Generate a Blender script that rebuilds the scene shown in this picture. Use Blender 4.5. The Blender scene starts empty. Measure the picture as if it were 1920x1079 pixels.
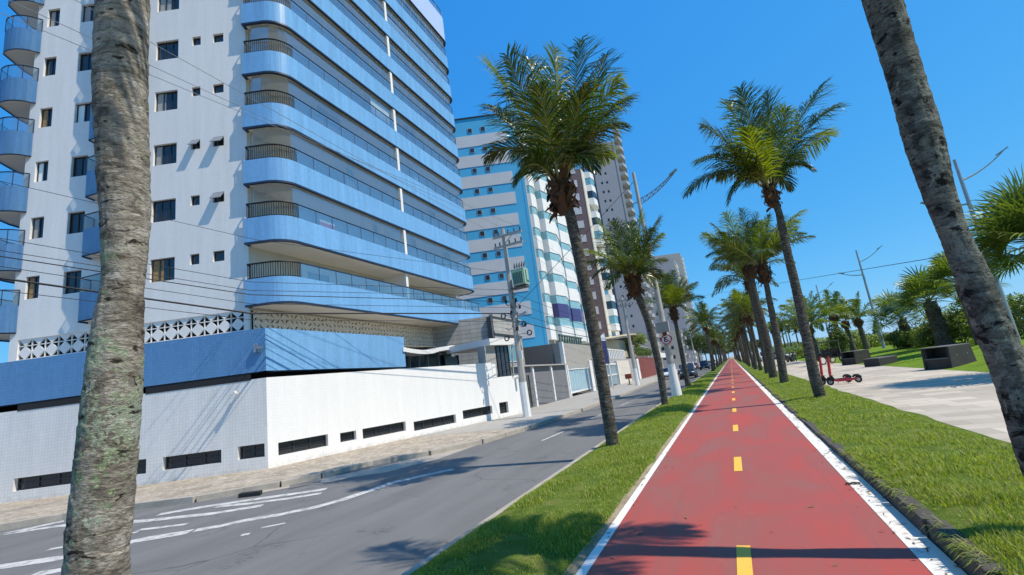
import bpy, math, random
import numpy as np
from mathutils import Vector as V, Matrix, noise as mnoise
random.seed(7); np.random.seed(7)
SC = bpy.context.scene
COL = SC.collection
R_ = math.radians

# ------------------------------------------------------------------ camera
IW, IH, FPX, CAMH = 1920.0, 1079.0, 882.0, 1.6
CC = (IW/2, IH/2)
_up = V((400-CC[0], -3700-CC[1], FPX)).normalized()
if _up.y > 0: _up = -_up
_fw = V((1370-CC[0], 667-CC[1], FPX)); _fw = (_fw - _fw.dot(_up)*_up).normalized()
_rt = _fw.cross(_up)
ROW = (_rt, _fw, _up)                       # world axes in camera space (x right, y down, z forward)
CAMP = V((0, 0, CAMH))
cam_data = bpy.data.cameras.new('camera'); cam = bpy.data.objects.new('camera', cam_data); COL.objects.link(cam)
cam_data.sensor_width = 36; cam_data.lens = FPX/IW*36; cam_data.clip_start = .05; cam_data.clip_end = 6000
m = Matrix.Identity(4)
for i in range(3):
    m[i][0] = ROW[i].x; m[i][1] = -ROW[i].y; m[i][2] = -ROW[i].z
m[0][3], m[1][3], m[2][3] = CAMP
cam.matrix_world = m
SC.camera = cam

# ------------------------------------------------------------------ sky, sun, exposure
SUN_EL, SUN_AZ = R_(55.5), R_(89)             # azimuth clockwise from the street axis (+Y)
w = bpy.data.worlds.new('World'); SC.world = w; w.use_nodes = True
nt = w.node_tree; bg = nt.nodes['Background']
sky = nt.nodes.new('ShaderNodeTexSky'); sky.sky_type = 'NISHITA'; sky.sun_disc = False
sky.sun_elevation = SUN_EL; sky.sun_rotation = SUN_AZ; sky.altitude = 0
sky.air_density = 1.0; sky.dust_density = 0; sky.ozone_density = 3.0
# camera-like rendering of the clear sky: each channel of the sky gets its own gain and contrast
sp = nt.nodes.new('ShaderNodeSeparateColor'); cb = nt.nodes.new('ShaderNodeCombineColor'); nt.links.new(sky.outputs[0], sp.inputs[0])
for i, (gain, pw) in enumerate(((.29, 1.06), (1.55, .50), (4.3, .20))):
    p_ = nt.nodes.new('ShaderNodeMath'); p_.operation = 'POWER'; p_.inputs[1].default_value = pw; nt.links.new(sp.outputs[i], p_.inputs[0])
    g_ = nt.nodes.new('ShaderNodeMath'); g_.operation = 'MULTIPLY'; g_.inputs[1].default_value = gain; nt.links.new(p_.outputs[0], g_.inputs[0]); nt.links.new(g_.outputs[0], cb.inputs[i])
nt.links.new(cb.outputs[0], bg.inputs[0])
bg.inputs[1].default_value = .12
sd = bpy.data.lights.new('sun', 'SUN'); sd.energy = 4.1; sd.angle = R_(.53); sd.color = (1, .90, .76)
sun = bpy.data.objects.new('sun', sd); COL.objects.link(sun)
SDIR = V((math.sin(SUN_AZ)*math.cos(SUN_EL), math.cos(SUN_AZ)*math.cos(SUN_EL), math.sin(SUN_EL)))
sun.rotation_euler = SDIR.to_track_quat('Z', 'Y').to_euler(); sun.location = (30, 0, 40)
SC.view_settings.view_transform = 'Standard'; SC.view_settings.look = 'None'
SC.view_settings.exposure = 0.34; SC.view_settings.gamma = 1
SC.cycles.max_bounces = 8; SC.cycles.transparent_max_bounces = 16

# ------------------------------------------------------------------ where things stand: pixel rays of the photograph met with real planes
def ray(x, y):
    d = V((x-CC[0], y-CC[1], FPX)); return V((ROW[0].dot(d), ROW[1].dot(d), ROW[2].dot(d)))
def gp(x, y, z=0.0):
    d = ray(x, y); return CAMP + d*((z-CAMH)/d.z)
def onX(x, y, X): d = ray(x, y); return CAMP + d*(X/d.x)
def onY(x, y, Y): d = ray(x, y); return CAMP + d*(Y/d.y)
HD = V((ROW[0].z, ROW[1].z, 0)).normalized()
def onD(x, y, D): d = ray(x, y); return CAMP + d*(D/d.dot(HD))
class Frame:
    """vertical facade frame: s along, n outward, z up"""
    def __init__(self, o, a):
        self.o = V((o[0], o[1], 0)); self.a = V((a[0], a[1], 0)).normalized(); self.n = V((self.a.y, -self.a.x, 0))
    def p(self, s, n, z): return self.o + self.a*s + self.n*n + V((0, 0, z))
    def loc(self, P): d = V((P[0], P[1], 0)) - self.o; return d.dot(self.a), d.dot(self.n)
    def px(self, x, y, n=0.0):
        r = ray(x, y); o = self.o + self.n*n; t = (o - V((0, 0, 0))).dot(self.n)/r.dot(self.n)
        P = CAMP + r*t; return (P - o).dot(self.a), P.z

# ------------------------------------------------------------------ mesh building
WL = {}
class MB:
    def __init__(s): s.v = []; s.f = []; s.m = []
    def add(s, vs, fs, mi=0):
        b = len(s.v); s.v.extend([tuple(v) for v in vs]); s.f.extend([tuple(i+b for i in f) for f in fs]); s.m.extend([mi]*len(fs)); return s
    def quad(s, a, b, c, d, mi=0): return s.add((a, b, c, d), ((0, 1, 2, 3),), mi)
    def poly(s, pts, mi=0): return s.add(pts, (tuple(range(len(pts))),), mi)
    def ob(s, o, a, b, c, mi=0):
        o, a, b, c = V(o), V(a), V(b), V(c)
        vs = (o, o+a, o+a+b, o+b, o+c, o+a+c, o+a+b+c, o+b+c)
        fs = ((0, 3, 2, 1), (4, 5, 6, 7), (0, 1, 5, 4), (1, 2, 6, 5), (2, 3, 7, 6), (3, 0, 4, 7))
        if a.cross(b).dot(c) < 0: fs = tuple(tuple(reversed(f)) for f in fs)
        return s.add(vs, fs, mi)
    def box(s, c, sx, sy, sz, rot=0, mi=0):     # centre of base
        ca, sa = math.cos(rot), math.sin(rot); a = V((ca, sa, 0))*sx; b = V((-sa, ca, 0))*sy
        return s.ob(V(c)-a/2-b/2, a, b, V((0, 0, sz)), mi)
    def fb(s, F, s0, s1, n0, n1, z0, z1, mi=0):  # box in a facade frame
        return s.ob(F.p(s0, n0, z0), F.a*(s1-s0), F.n*(n1-n0), V((0, 0, z1-z0)), mi)
    def prism(s, pts, vec, mi=0, cap=True, side=None):
        n = len(pts); vec = V(vec); a = [V(p) for p in pts]; b = [p+vec for p in a]
        fs = [(i, (i+1) % n, n+(i+1) % n, n+i) for i in range(n)]
        s.add(a+b, fs, mi if side is None else side)
        if cap: s.add(a, (tuple(reversed(range(n))),), mi); s.add(b, (tuple(range(n)),), mi)
        return s
    def tube(s, pts, r, n=8, mi=0, cap=True):
        pts = [V(p) for p in pts]; k = len(pts); rs = r if isinstance(r, (list, tuple)) else [r]*k
        vs = []; ref = None
        for i, p in enumerate(pts):
            t = (pts[min(i+1, k-1)]-pts[max(i-1, 0)]).normalized()
            if ref is None:
                ref = V((1, 0, 0)) if abs(t.x) < .8 else V((0, 1, 0))
            x = (ref - ref.dot(t)*t).normalized(); y = t.cross(x); ref = x
            for j in range(n):
                a = 2*math.pi*j/n; vs.append(p + (x*math.cos(a)+y*math.sin(a))*rs[i])
        fs = [(i*n+j, i*n+(j+1) % n, (i+1)*n+(j+1) % n, (i+1)*n+j) for i in range(k-1) for j in range(n)]
        s.add(vs, fs, mi)
        if cap: s.add(vs[:n], (tuple(reversed(range(n))),), mi); s.add(vs[-n:], (tuple(range(n)),), mi)
        return s
    def wheel(s, c, axis, r, wdt, n=18, mi=0, hub=None):
        c, ax = V(c), V(axis).normalized(); e = wdt*.25
        return s.tube([c-ax*wdt/2, c-ax*(wdt/2-e*.3), c+ax*(wdt/2-e*.3), c+ax*wdt/2], [r*.88, r, r, r*.88], n, mi)
    def build(s, name, mats, parent=None, smooth=False, bevel=0):
        me = bpy.data.meshes.new(name); off = WL.get(parent.name, V((0, 0, 0))) if parent else V((0, 0, 0))
        me.from_pydata([(v[0]-off.x, v[1]-off.y, v[2]-off.z) for v in s.v], [], s.f)
        if not isinstance(mats, (list, tuple)): mats = [mats]
        for mt in mats: me.materials.append(mt)
        if len(mats) > 1: me.polygons.foreach_set('material_index', s.m)
        if smooth: me.polygons.foreach_set('use_smooth', [True]*len(s.f))
        uv = me.uv_layers.new(name='UV'); co = []
        for p, f in zip(me.polygons, s.f):
            nn = p.normal
            if abs(nn.z) < .75:
                t = V((-nn.y, nn.x, 0)).normalized()
                for i in f: q = s.v[i]; co.extend((q[0]*t.x+q[1]*t.y, q[2]))
            else:
                for i in f: q = s.v[i]; co.extend((q[0], q[1]))
        uv.data.foreach_set('uv', co)
        me.update()
        o = bpy.data.objects.new(name, me); COL.objects.link(o)
        if bevel:
            b = o.modifiers.new('bevel', 'BEVEL'); b.width = bevel; b.segments = 2; b.limit_method = 'ANGLE'; b.angle_limit = R_(40)
        if parent: o.parent = parent; WL[o.name] = off
        else: WL[o.name] = V((0, 0, 0))
        return o
def from_arrays(name, vs, fs, mat, parent=None, smooth=False):
    me = bpy.data.meshes.new(name); off = WL.get(parent.name, V((0, 0, 0))) if parent else V((0, 0, 0))
    vs = np.asarray(vs, dtype=np.float32) - np.array(off, dtype=np.float32); fs = np.asarray(fs, dtype=np.int32); k = fs.shape[1]
    me.vertices.add(len(vs)); me.vertices.foreach_set('co', vs.ravel())
    me.loops.add(fs.size); me.loops.foreach_set('vertex_index', fs.ravel())
    me.polygons.add(len(fs)); me.polygons.foreach_set('loop_start', np.arange(0, fs.size, k, dtype=np.int32))
    if smooth: me.polygons.foreach_set('use_smooth', np.ones(len(fs), dtype=bool))
    me.materials.append(mat); me.update(calc_edges=True)
    o = bpy.data.objects.new(name, me); COL.objects.link(o)
    if parent: o.parent = parent
    WL[o.name] = off
    return o
def tag(o, label=None, cat=None, group=None, kind=None):
    if label: o['label'] = label
    if cat: o['category'] = cat
    if group: o['group'] = group
    if kind: o['kind'] = kind
    return o
def thing(name, label, cat, loc, group=None):
    o = bpy.data.objects.new(name, None); COL.objects.link(o); o.empty_display_size = .3
    o.location = loc; WL[o.name] = V(loc)
    return tag(o, label, cat, group)
def copy_tree(o, parent=None):
    c = o.copy(); COL.objects.link(c); c.parent = parent; WL[c.name] = WL.get(o.name, V((0, 0, 0)))
    for ch in list(o.children): copy_tree(ch, c)
    return c
def struct(mb, name, mat, **k): return tag(mb.build(name, mat, **k), kind='structure')

# ------------------------------------------------------------------ materials
def newmat(name):
    mt = bpy.data.materials.new(name); mt.use_nodes = True; n = mt.node_tree; return mt, n, n.nodes['Principled BSDF']
def N(n, t, **k):
    x = n.nodes.new(t)
    for a, b in k.items():
        if a in x.inputs.keys() if hasattr(x.inputs, 'keys') else False: x.inputs[a].default_value = b
        else: setattr(x, a, b)
    return x
def c4(c): return (c[0], c[1], c[2], 1)
def coords(n, kind='pos'):
    if kind == 'pos': return N(n, 'ShaderNodeNewGeometry').outputs['Position']
    return N(n, 'ShaderNodeTexCoord').outputs['UV' if kind == 'uv' else 'Object']
def noisev(n, vec, scale, detail=4, rough=.55, dist=0):
    x = N(n, 'ShaderNodeTexNoise'); x.inputs['Scale'].default_value = scale; x.inputs['Detail'].default_value = detail
    x.inputs['Roughness'].default_value = rough; x.inputs['Distortion'].default_value = dist
    n.links.new(vec, x.inputs['Vector']); return x.outputs['Fac']
def ramp(n, fac, *stops):
    x = N(n, 'ShaderNodeValToRGB'); e = x.color_ramp.elements
    while len(e) < len(stops): e.new(.5)
    for i, (p, c) in enumerate(stops):
        e[i].position = p; e[i].color = c4(c) if len(c) == 3 else c
    n.links.new(fac, x.inputs[0]); return x.outputs[0]
def mixc(n, fac, a, b, mode='MIX'):
    x = N(n, 'ShaderNodeMix'); x.data_type = 'RGBA'; x.blend_type = mode
    for val, idx in ((fac, 0), (a, 6), (b, 7)):
        if isinstance(val, (int, float)): x.inputs[idx].default_value = val
        elif isinstance(val, tuple): x.inputs[idx].default_value = c4(val)
        else: n.links.new(val, x.inputs[idx])
    return x.outputs[2]
def bump(n, b, h, st, dist=.01):
    x = N(n, 'ShaderNodeBump'); x.inputs['Strength'].default_value = st; x.inputs['Distance'].default_value = dist
    n.links.new(h, x.inputs['Height']); n.links.new(x.outputs[0], b.inputs['Normal'])
def plain(name, c, rough=.6, var=.12, scale=1.2, metal=0, fine=0, bmp=0, spec=.4):
    mt, n, b = newmat(name); b.inputs['Roughness'].default_value = rough; b.inputs['Metallic'].default_value = metal
    b.inputs['Specular IOR Level'].default_value = spec
    if var:
        P = coords(n); f = noisev(n, P, scale, 5, .6)
        col = ramp(n, f, (.3, tuple(x*(1-var) for x in c)), (.7, tuple(min(1, x*(1+var*.6)) for x in c)))
        if fine:
            g = noisev(n, P, fine, 3, .7); col = mixc(n, .35, col, ramp(n, g, (.35, tuple(x*.7 for x in c)), (.65, tuple(min(1, x*1.2) for x in c))))
            if bmp: bump(n, b, g, bmp)
        n.links.new(col, b.inputs['Base Color'])
    else: b.inputs['Base Color'].default_value = c4(c)
    return mt
def tiled(name, c, size, line, lw=.06, rough=.35, var=.08, offset=0, streak=.12, asp=1.0, dirt=0):
    """mosaic of small ceramic tiles laid in metres on the face, with rain streaks"""
    mt, n, b = newmat(name); b.inputs['Roughness'].default_value = rough
    u = coords(n, 'uv'); br = N(n, 'ShaderNodeTexBrick'); br.offset = offset; br.squash = 1
    br.inputs['Scale'].default_value = 1; br.inputs['Brick Width'].default_value = size*asp; br.inputs['Row Height'].default_value = size
    br.inputs['Mortar Size'].default_value = size*lw; br.inputs['Mortar Smooth'].default_value = .3
    br.inputs['Color1'].default_value = c4(tuple(x*(1-var) for x in c)); br.inputs['Color2'].default_value = c4(tuple(min(1, x*(1+var)) for x in c))
    br.inputs['Mortar'].default_value = c4(tuple(x*line for x in c)); n.links.new(u, br.inputs['Vector'])
    mp = N(n, 'ShaderNodeMapping'); mp.inputs['Scale'].default_value = (2.2, .18, 1); n.links.new(u, mp.inputs[0])
    f = noisev(n, mp.outputs[0], 1.3, 5, .6)
    col = mixc(n, 1.0, br.outputs[0], ramp(n, f, (.3, (1-streak,)*3), (.65, (1, 1, 1))), 'MULTIPLY')
    if dirt:
        sx = N(n, 'ShaderNodeSeparateXYZ'); n.links.new(u, sx.inputs[0]); q = N(n, 'ShaderNodeMath', operation='MULTIPLY_ADD'); n.links.new(noisev(n, u, 2.4, 7, .7), q.inputs[0]); q.inputs[1].default_value = 1.1; n.links.new(sx.outputs[1], q.inputs[2])
        col = mixc(n, ramp(n, q.outputs[0], (.36, (.5, .5, .5)), (.60, (0, 0, 0))), col, (.42, .385, .32))
    n.links.new(col, b.inputs['Base Color']); return mt
def glassy(name, tint=(.6, .7, .75), refl=.55, base=.02, rough=.02, milk=0):
    mt, n, b = newmat(name); n.nodes.remove(b); out = n.nodes['Material Output']
    tr = N(n, 'ShaderNodeBsdfTransparent'); tr.inputs[0].default_value = c4(tint); sh = tr
    if milk:
        df = N(n, 'ShaderNodeBsdfDiffuse'); df.inputs[0].default_value = (.55, .62, .66, 1); m0 = N(n, 'ShaderNodeMixShader'); m0.inputs[0].default_value = milk
        n.links.new(tr.outputs[0], m0.inputs[1]); n.links.new(df.outputs[0], m0.inputs[2]); sh = m0
    gl = N(n, 'ShaderNodeBsdfGlossy'); gl.inputs['Roughness'].default_value = rough; gl.inputs[0].default_value = (.9, .92, .94, 1)
    fr = N(n, 'ShaderNodeFresnel'); fr.inputs[0].default_value = 1.45
    mm = N(n, 'ShaderNodeMath', operation='MULTIPLY_ADD'); n.links.new(fr.outputs[0], mm.inputs[0]); mm.inputs[1].default_value = refl; mm.inputs[2].default_value = base
    mx = N(n, 'ShaderNodeMixShader'); n.links.new(mm.outputs[0], mx.inputs[0]); n.links.new(sh.outputs[0], mx.inputs[1]); n.links.new(gl.outputs[0], mx.inputs[2])
    n.links.new(mx.outputs[0], out.inputs[0]); return mt
def leafmat(name, c0, c1, trans=.35, rough=.42, dead=None, objvar=0):
    mt, n, b = newmat(name); out = n.nodes['Material Output']; g = N(n, 'ShaderNodeNewGeometry')
    stops = [(0, c0), (1, c1)] if dead is None else [(0, c0), (.9, c1), (.96, dead)]
    col = ramp(n, g.outputs['Random Per Island'], *stops)
    n.links.new(col, b.inputs['Base Color']); b.inputs['Roughness'].default_value = rough; b.inputs['Specular IOR Level'].default_value = .5
    tl = N(n, 'ShaderNodeBsdfTranslucent'); tc = mixc(n, 1.0, col, (1.5, 1.6, .5), 'MULTIPLY'); n.links.new(tc, tl.inputs[0])
    mx = N(n, 'ShaderNodeMixShader'); mx.inputs[0].default_value = trans
    n.links.new(b.outputs[0], mx.inputs[1]); n.links.new(tl.outputs[0], mx.inputs[2]); n.links.new(mx.outputs[0], out.inputs[0]); return mt
def barkmat(name, cols, lichen=0.0, lich=((.42, .46, .36), (.30, .38, .26)), sc=5.0, spots=None, zs=3.2, lsc=15, bmp=1.0, lz=0.0, rings=0.0, sth=.60):
    """palm bark: weathered rings, dark stains, crusts of lichen with edges of their own"""
    mt, n, b = newmat(name); b.inputs['Roughness'].default_value = .92; b.inputs['Specular IOR Level'].default_value = .15
    P = coords(n); mp = N(n, 'ShaderNodeMapping'); mp.inputs['Scale'].default_value = (1, 1, zs); n.links.new(P, mp.inputs[0])
    f = noisev(n, mp.outputs[0], sc, 10, .66, .8); col = ramp(n, f, (.34, cols[0]), (.46, cols[1]), (.58, cols[2]), (.70, cols[3]))
    g = noisev(n, mp.outputs[0], sc*7, 6, .7, .3); col = mixc(n, 1.0, col, ramp(n, g, (.30, (.45, .44, .42)), (.5, (1, 1, 1)), (.72, (1.35, 1.34, 1.3))), 'MULTIPLY')
    h = g
    if rings:
        wv = N(n, 'ShaderNodeTexWave'); wv.wave_type = 'BANDS'; wv.bands_direction = 'Z'; wv.wave_profile = 'SAW'; wv.inputs['Scale'].default_value = rings; wv.inputs['Distortion'].default_value = 5.5; wv.inputs['Detail'].default_value = 4; wv.inputs['Detail Scale'].default_value = 1.3; n.links.new(P, wv.inputs['Vector'])
        col = mixc(n, 1.0, col, ramp(n, wv.outputs['Fac'], (.0, (.55, .53, .50)), (.14, (1, 1, 1)), (.75, (1, 1, 1)), (1, (1.25, 1.24, 1.2))), 'MULTIPLY')
        hm = N(n, 'ShaderNodeMath', operation='MULTIPLY_ADD'); n.links.new(wv.outputs['Fac'], hm.inputs[0]); hm.inputs[1].default_value = .8; n.links.new(g, hm.inputs[2]); h = hm.outputs[0]
    if lichen:
        a = noisev(n, P, lsc, 8, .62, .9); reg = noisev(n, P, 2.1, 4, .6)
        th = N(n, 'ShaderNodeMath', operation='MULTIPLY_ADD'); n.links.new(reg, th.inputs[0]); th.inputs[1].default_value = .9; th.inputs[2].default_value = -.45+lichen
        if lz:
            sx = N(n, 'ShaderNodeSeparateXYZ'); n.links.new(P, sx.inputs[0]); zz = N(n, 'ShaderNodeMath', operation='MULTIPLY_ADD'); n.links.new(sx.outputs[2], zz.inputs[0]); zz.inputs[1].default_value = -lz; zz.inputs[2].default_value = lz*1.7
            t2 = N(n, 'ShaderNodeMath', operation='ADD'); n.links.new(th.outputs[0], t2.inputs[0]); n.links.new(zz.outputs[0], t2.inputs[1]); th = t2
        sm = N(n, 'ShaderNodeMath', operation='ADD'); n.links.new(a, sm.inputs[0]); n.links.new(th.outputs[0], sm.inputs[1])
        mk = ramp(n, sm.outputs[0], (.60, (0, 0, 0)), (.635, (1, 1, 1))); lc = mixc(n, ramp(n, noisev(n, P, 5.5, 3), (.4, (0, 0, 0)), (.6, (1, 1, 1))), lich[0], lich[1])
        sp = noisev(n, P, 70, 4, .7); lc = mixc(n, 1.0, lc, ramp(n, sp, (.32, (.5, .5, .48)), (.6, (1.1, 1.1, 1.1))), 'MULTIPLY'); col = mixc(n, mk, col, lc)
    if spots:
        q = noisev(n, mp.outputs[0], 9, 6, .6, .5); col = mixc(n, ramp(n, q, (sth, (0, 0, 0)), (sth+.045, (.92, .92, .92))), col, spots)
    bump(n, b, h, bmp, .02); n.links.new(col, b.inputs['Base Color']); return mt

M = {}
M['wall'] = tiled('pale_tile', (.80, .78, .74), .11, .93, .05, .4, .02, streak=.09)
M['wallw'] = tiled('white_tile', (.84, .83, .80), .11, .92, .05, .4, .015, streak=.06, dirt=1)
M['wallp'] = tiled('street_tile', (.80, .78, .74), .11, .86, .07, .4, .03, streak=.12, dirt=1)
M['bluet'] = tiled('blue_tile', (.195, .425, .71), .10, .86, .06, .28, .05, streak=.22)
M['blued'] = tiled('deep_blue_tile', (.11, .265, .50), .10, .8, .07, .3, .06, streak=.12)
M['bluep'] = plain('blue_top', (.45, .56, .78), .4, .05)
M['white'] = plain('white_paint', (.78, .77, .74), .55, .06, .8)
M['cream'] = plain('cream_wall', (.66, .61, .52), .7, .08, .7)
M['ceil'] = plain('balcony_ceiling', (.76, .71, .62), .8, .06, .6)
M['grey'] = plain('grey_render', (.17, .175, .185), .75, .1, .7)
M['dgrey'] = plain('dark_grey_render', (.085, .088, .095), .7, .12, .6)
M['lgrey'] = plain('light_grey_render', (.36, .355, .34), .75, .1, .7, fine=20)
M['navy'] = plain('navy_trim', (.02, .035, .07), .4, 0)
M['black'] = plain('black_metal', (.012, .012, .014), .45, 0)
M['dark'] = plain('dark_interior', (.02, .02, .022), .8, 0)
M['frame'] = plain('dark_window_frame', (.03, .032, .036), .4, 0)
M['pane'] = plain('window_pane', (.025, .03, .04), .08, 0, spec=.7)
M['alu'] = plain('grey_aluminium', (.34, .36, .38), .35, .04, 2, metal=.6)
M['glass'] = glassy('balcony_glass', (.78, .80, .79), .32, .0, .02, .10)
M['railglass'] = glassy('rail_glass', (.56, .64, .67), .36, .02, .02, .10)
M['door'] = plain('dark_balcony_door', (.03, .032, .035), .15, 0, spec=.6)
M['curtain'] = plain('brown_curtain', (.34, .22, .10), .9, .2, 6)
M['blind'] = plain('pale_blind', (.8, .86, .84), .6, .04)
M['cyan'] = plain('cyan_render', (.065, .40, .66), .6, .06, .5)
M['teal'] = plain('teal_render', (.07, .45, .62), .6, .06, .5)
M['stripe'] = plain('pale_stripe_render', (.56, .56, .58), .7, .06, .6)
M['blueglass'] = plain('tinted_glass', (.16, .36, .44), .12, .1, 2, spec=.7)
M['purple'] = plain('purple_panel', (.06, .055, .17), .4, .05)
M['brown'] = plain('brown_render', (.16, .105, .11), .7, .07, .4)
M['towergrey'] = plain('tower_grey_render', (.30, .30, .33), .75, .06, .12)
M['towerdark'] = plain('tower_side_render', (.19, .175, .18), .75, .06, .12)
M['concrete'] = plain('concrete', (.36, .345, .31), .85, .16, 2.5, fine=40, bmp=.3)
M['kerb'] = plain('kerb_concrete', (.40, .36, .30), .9, .25, 3.5, fine=35, bmp=.4)
M['kerbd'] = plain('weathered_kerb', (.085, .078, .065), .95, .35, 5, fine=40, bmp=.6)
M['steel'] = plain('galvanised_steel', (.36, .38, .40), .4, .06, 3, metal=.5)
M['pole'] = plain('grey_pole_concrete', (.42, .40, .36), .85, .2, 3, fine=50, bmp=.3)
M['wpaint'] = plain('white_pole_paint', (.76, .76, .74), .7, .08, 3)
M['red'] = plain('red_paint', (.62, .035, .045), .35, .05, 4)
M['redb'] = plain('brick_red_wall', (.20, .055, .045), .8, .12, 1)
M['rubber'] = plain('black_rubber', (.015, .015, .016), .8, 0)
M['wood'] = plain('charcoal_slats', (.045, .043, .04), .7, .2, 4)
M['woodtop'] = plain('grey_bench_top', (.16, .155, .145), .7, .12, 4)
M['leaf'] = leafmat('palm_leaf', (.014, .036, .008), (.095, .145, .016), .24, .30, dead=(.20, .16, .06))
M['leafy'] = leafmat('young_palm_leaf', (.09, .13, .010), (.25, .285, .022), .40, .36)
M['fan'] = leafmat('fan_palm_leaf', (.06, .105, .02), (.24, .29, .065), .3, .42)
M['rachis'] = plain('leaf_stem', (.26, .25, .08), .5, .15, 6)
M['husk'] = plain('palm_husk', (.11, .058, .032), .95, .35, 9, fine=60, bmp=.5)
M['bark'] = barkmat('palm_bark', ((.032, .028, .022), (.095, .085, .068), (.17, .155, .13), (.29, .275, .235)), .0, sc=7, rings=4.5)
M['barkL'] = barkmat('palm_bark_lichen_left', ((.10, .088, .068), (.26, .24, .195), (.41, .385, .325), (.60, .58, .52)), .015, ((.44, .50, .39), (.33, .41, .24)), lsc=24, zs=2.0, sc=5.0, lz=.055, rings=4.2, spots=(.022, .018, .013))
M['barkR'] = barkmat('palm_bark_lichen_right', ((.04, .041, .035), (.125, .13, .11), (.19, .20, .168), (.33, .34, .295)), .03, ((.20, .225, .185), (.30, .31, .26)), sc=4.5, spots=(.012, .012, .011), zs=1.5, lsc=9, rings=3.6, sth=.575)
M['shrub'] = leafmat('shrub_leaf', (.085, .14, .022), (.30, .36, .07), .3, .5)
M['shrubd'] = leafmat('dark_shrub_leaf', (.04, .08, .015), (.155, .215, .045), .25, .5)
M['tree'] = leafmat('tree_leaf', (.03, .06, .014), (.10, .145, .035), .3, .5)
M['grass'] = leafmat('grass_blade', (.135, .205, .020), (.40, .44, .08), .42, .55, dead=(.36, .30, .12))
def asphalt():
    mt, n, b = newmat('asphalt'); P = coords(n); b.inputs['Roughness'].default_value = .85; b.inputs['Specular IOR Level'].default_value = .3
    col = ramp(n, noisev(n, P, 260, 2, .6), (.3, (.108, .107, .104)), (.7, (.215, .213, .208)))
    mp = N(n, 'ShaderNodeMapping'); mp.inputs['Scale'].default_value = (1.6, .22, 1); n.links.new(P, mp.inputs[0])
    col = mixc(n, 1.0, col, ramp(n, noisev(n, mp.outputs[0], .9, 6, .62), (.28, (.80, .80, .80)), (.7, (1.12, 1.12, 1.12))), 'MULTIPLY')
    col = mixc(n, ramp(n, noisev(n, P, 3.2, 6, .7), (.62, (0, 0, 0)), (.76, (.45, .45, .45))), col, (.075, .076, .078))
    v = N(n, 'ShaderNodeTexVoronoi'); v.feature = 'DISTANCE_TO_EDGE'; v.inputs['Scale'].default_value = .33
    wp = N(n, 'ShaderNodeMix'); wp.data_type = 'VECTOR'; wp.inputs[0].default_value = .12; nz = N(n, 'ShaderNodeTexNoise'); nz.inputs['Scale'].default_value = 2.2; nz.inputs['Detail'].default_value = 6; n.links.new(P, nz.inputs['Vector'])
    n.links.new(P, wp.inputs[4]); n.links.new(nz.outputs['Color'], wp.inputs[5]); n.links.new(wp.outputs[1], v.inputs['Vector'])
    ck = ramp(n, v.outputs['Distance'], (.0, (1, 1, 1)), (.006, (0, 0, 0))); rg = ramp(n, noisev(n, P, .35, 2), (.5, (0, 0, 0)), (.62, (.8, .8, .8)))
    col = mixc(n, mixc(n, 1.0, ck, rg, 'MULTIPLY'), col, (.045, .045, .045))
    sp = noisev(n, P, 1.3, 3, .5); s2 = noisev(n, P, 14, 4, .6); col = mixc(n, mixc(n, 1.0, ramp(n, sp, (.60, (0, 0, 0)), (.68, (.6, .6, .6))), ramp(n, s2, (.45, (0, 0, 0)), (.6, (1, 1, 1))), 'MULTIPLY'), col, (.06, .06, .06))
    bump(n, b, noisev(n, P, 190, 2), .35, .006); n.links.new(col, b.inputs['Base Color']); return mt
M['asphalt'] = asphalt()
def redpath():
    mt, n, b = newmat('red_path_paint'); P = coords(n); b.inputs['Roughness'].default_value = .7
    mp = N(n, 'ShaderNodeMapping'); mp.inputs['Scale'].default_value = (1.0, .35, 1); n.links.new(P, mp.inputs[0])
    f = noisev(n, mp.outputs[0], 1.15, 6, .6, .6)
    col = ramp(n, f, (.33, (.42, .062, .046)), (.50, (.33, .076, .060)), (.66, (.27, .10, .082)))
    g = noisev(n, P, 150, 3, .7); col = mixc(n, 1.0, col, ramp(n, g, (.3, (.84, .84, .84)), (.7, (1.1, 1.1, 1.1))), 'MULTIPLY')
    d = noisev(n, P, 26, 4, .65); col = mixc(n, ramp(n, d, (.70, (0, 0, 0)), (.76, (.55, .55, .55))), col, (.16, .09, .085))
    m2 = N(n, 'ShaderNodeMapping'); m2.inputs['Scale'].default_value = (7, .10, 1); n.links.new(P, m2.inputs[0])
    ty = noisev(n, m2.outputs[0], 1.0, 5, .65); col = mixc(n, ramp(n, ty, (.56, (0, 0, 0)), (.70, (.42, .42, .42))), col, (.17, .085, .075))
    bl = noisev(n, P, 5.5, 7, .7); col = mixc(n, ramp(n, bl, (.62, (0, 0, 0)), (.72, (.40, .40, .40))), col, (.40, .15, .12))
    sx = N(n, 'ShaderNodeSeparateXYZ'); n.links.new(P, sx.inputs[0]); ab = N(n, 'ShaderNodeMath', operation='ADD'); ab.inputs[1].default_value = .2525; n.links.new(sx.outputs[0], ab.inputs[0])
    a2 = N(n, 'ShaderNodeMath', operation='ABSOLUTE'); n.links.new(ab.outputs[0], a2.inputs[0]); a3 = N(n, 'ShaderNodeMath', operation='MULTIPLY_ADD'); n.links.new(noisev(n, P, 6, 6, .7), a3.inputs[0]); a3.inputs[1].default_value = .22; n.links.new(a2.outputs[0], a3.inputs[2])
    col = mixc(n, ramp(n, a3.outputs[0], (1.235, (0, 0, 0)), (1.33, (.55, .55, .55))), col, (.40, .27, .20))
    bump(n, b, g, .25, .004); n.links.new(col, b.inputs['Base Color']); return mt
M['path'] = redpath()
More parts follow.
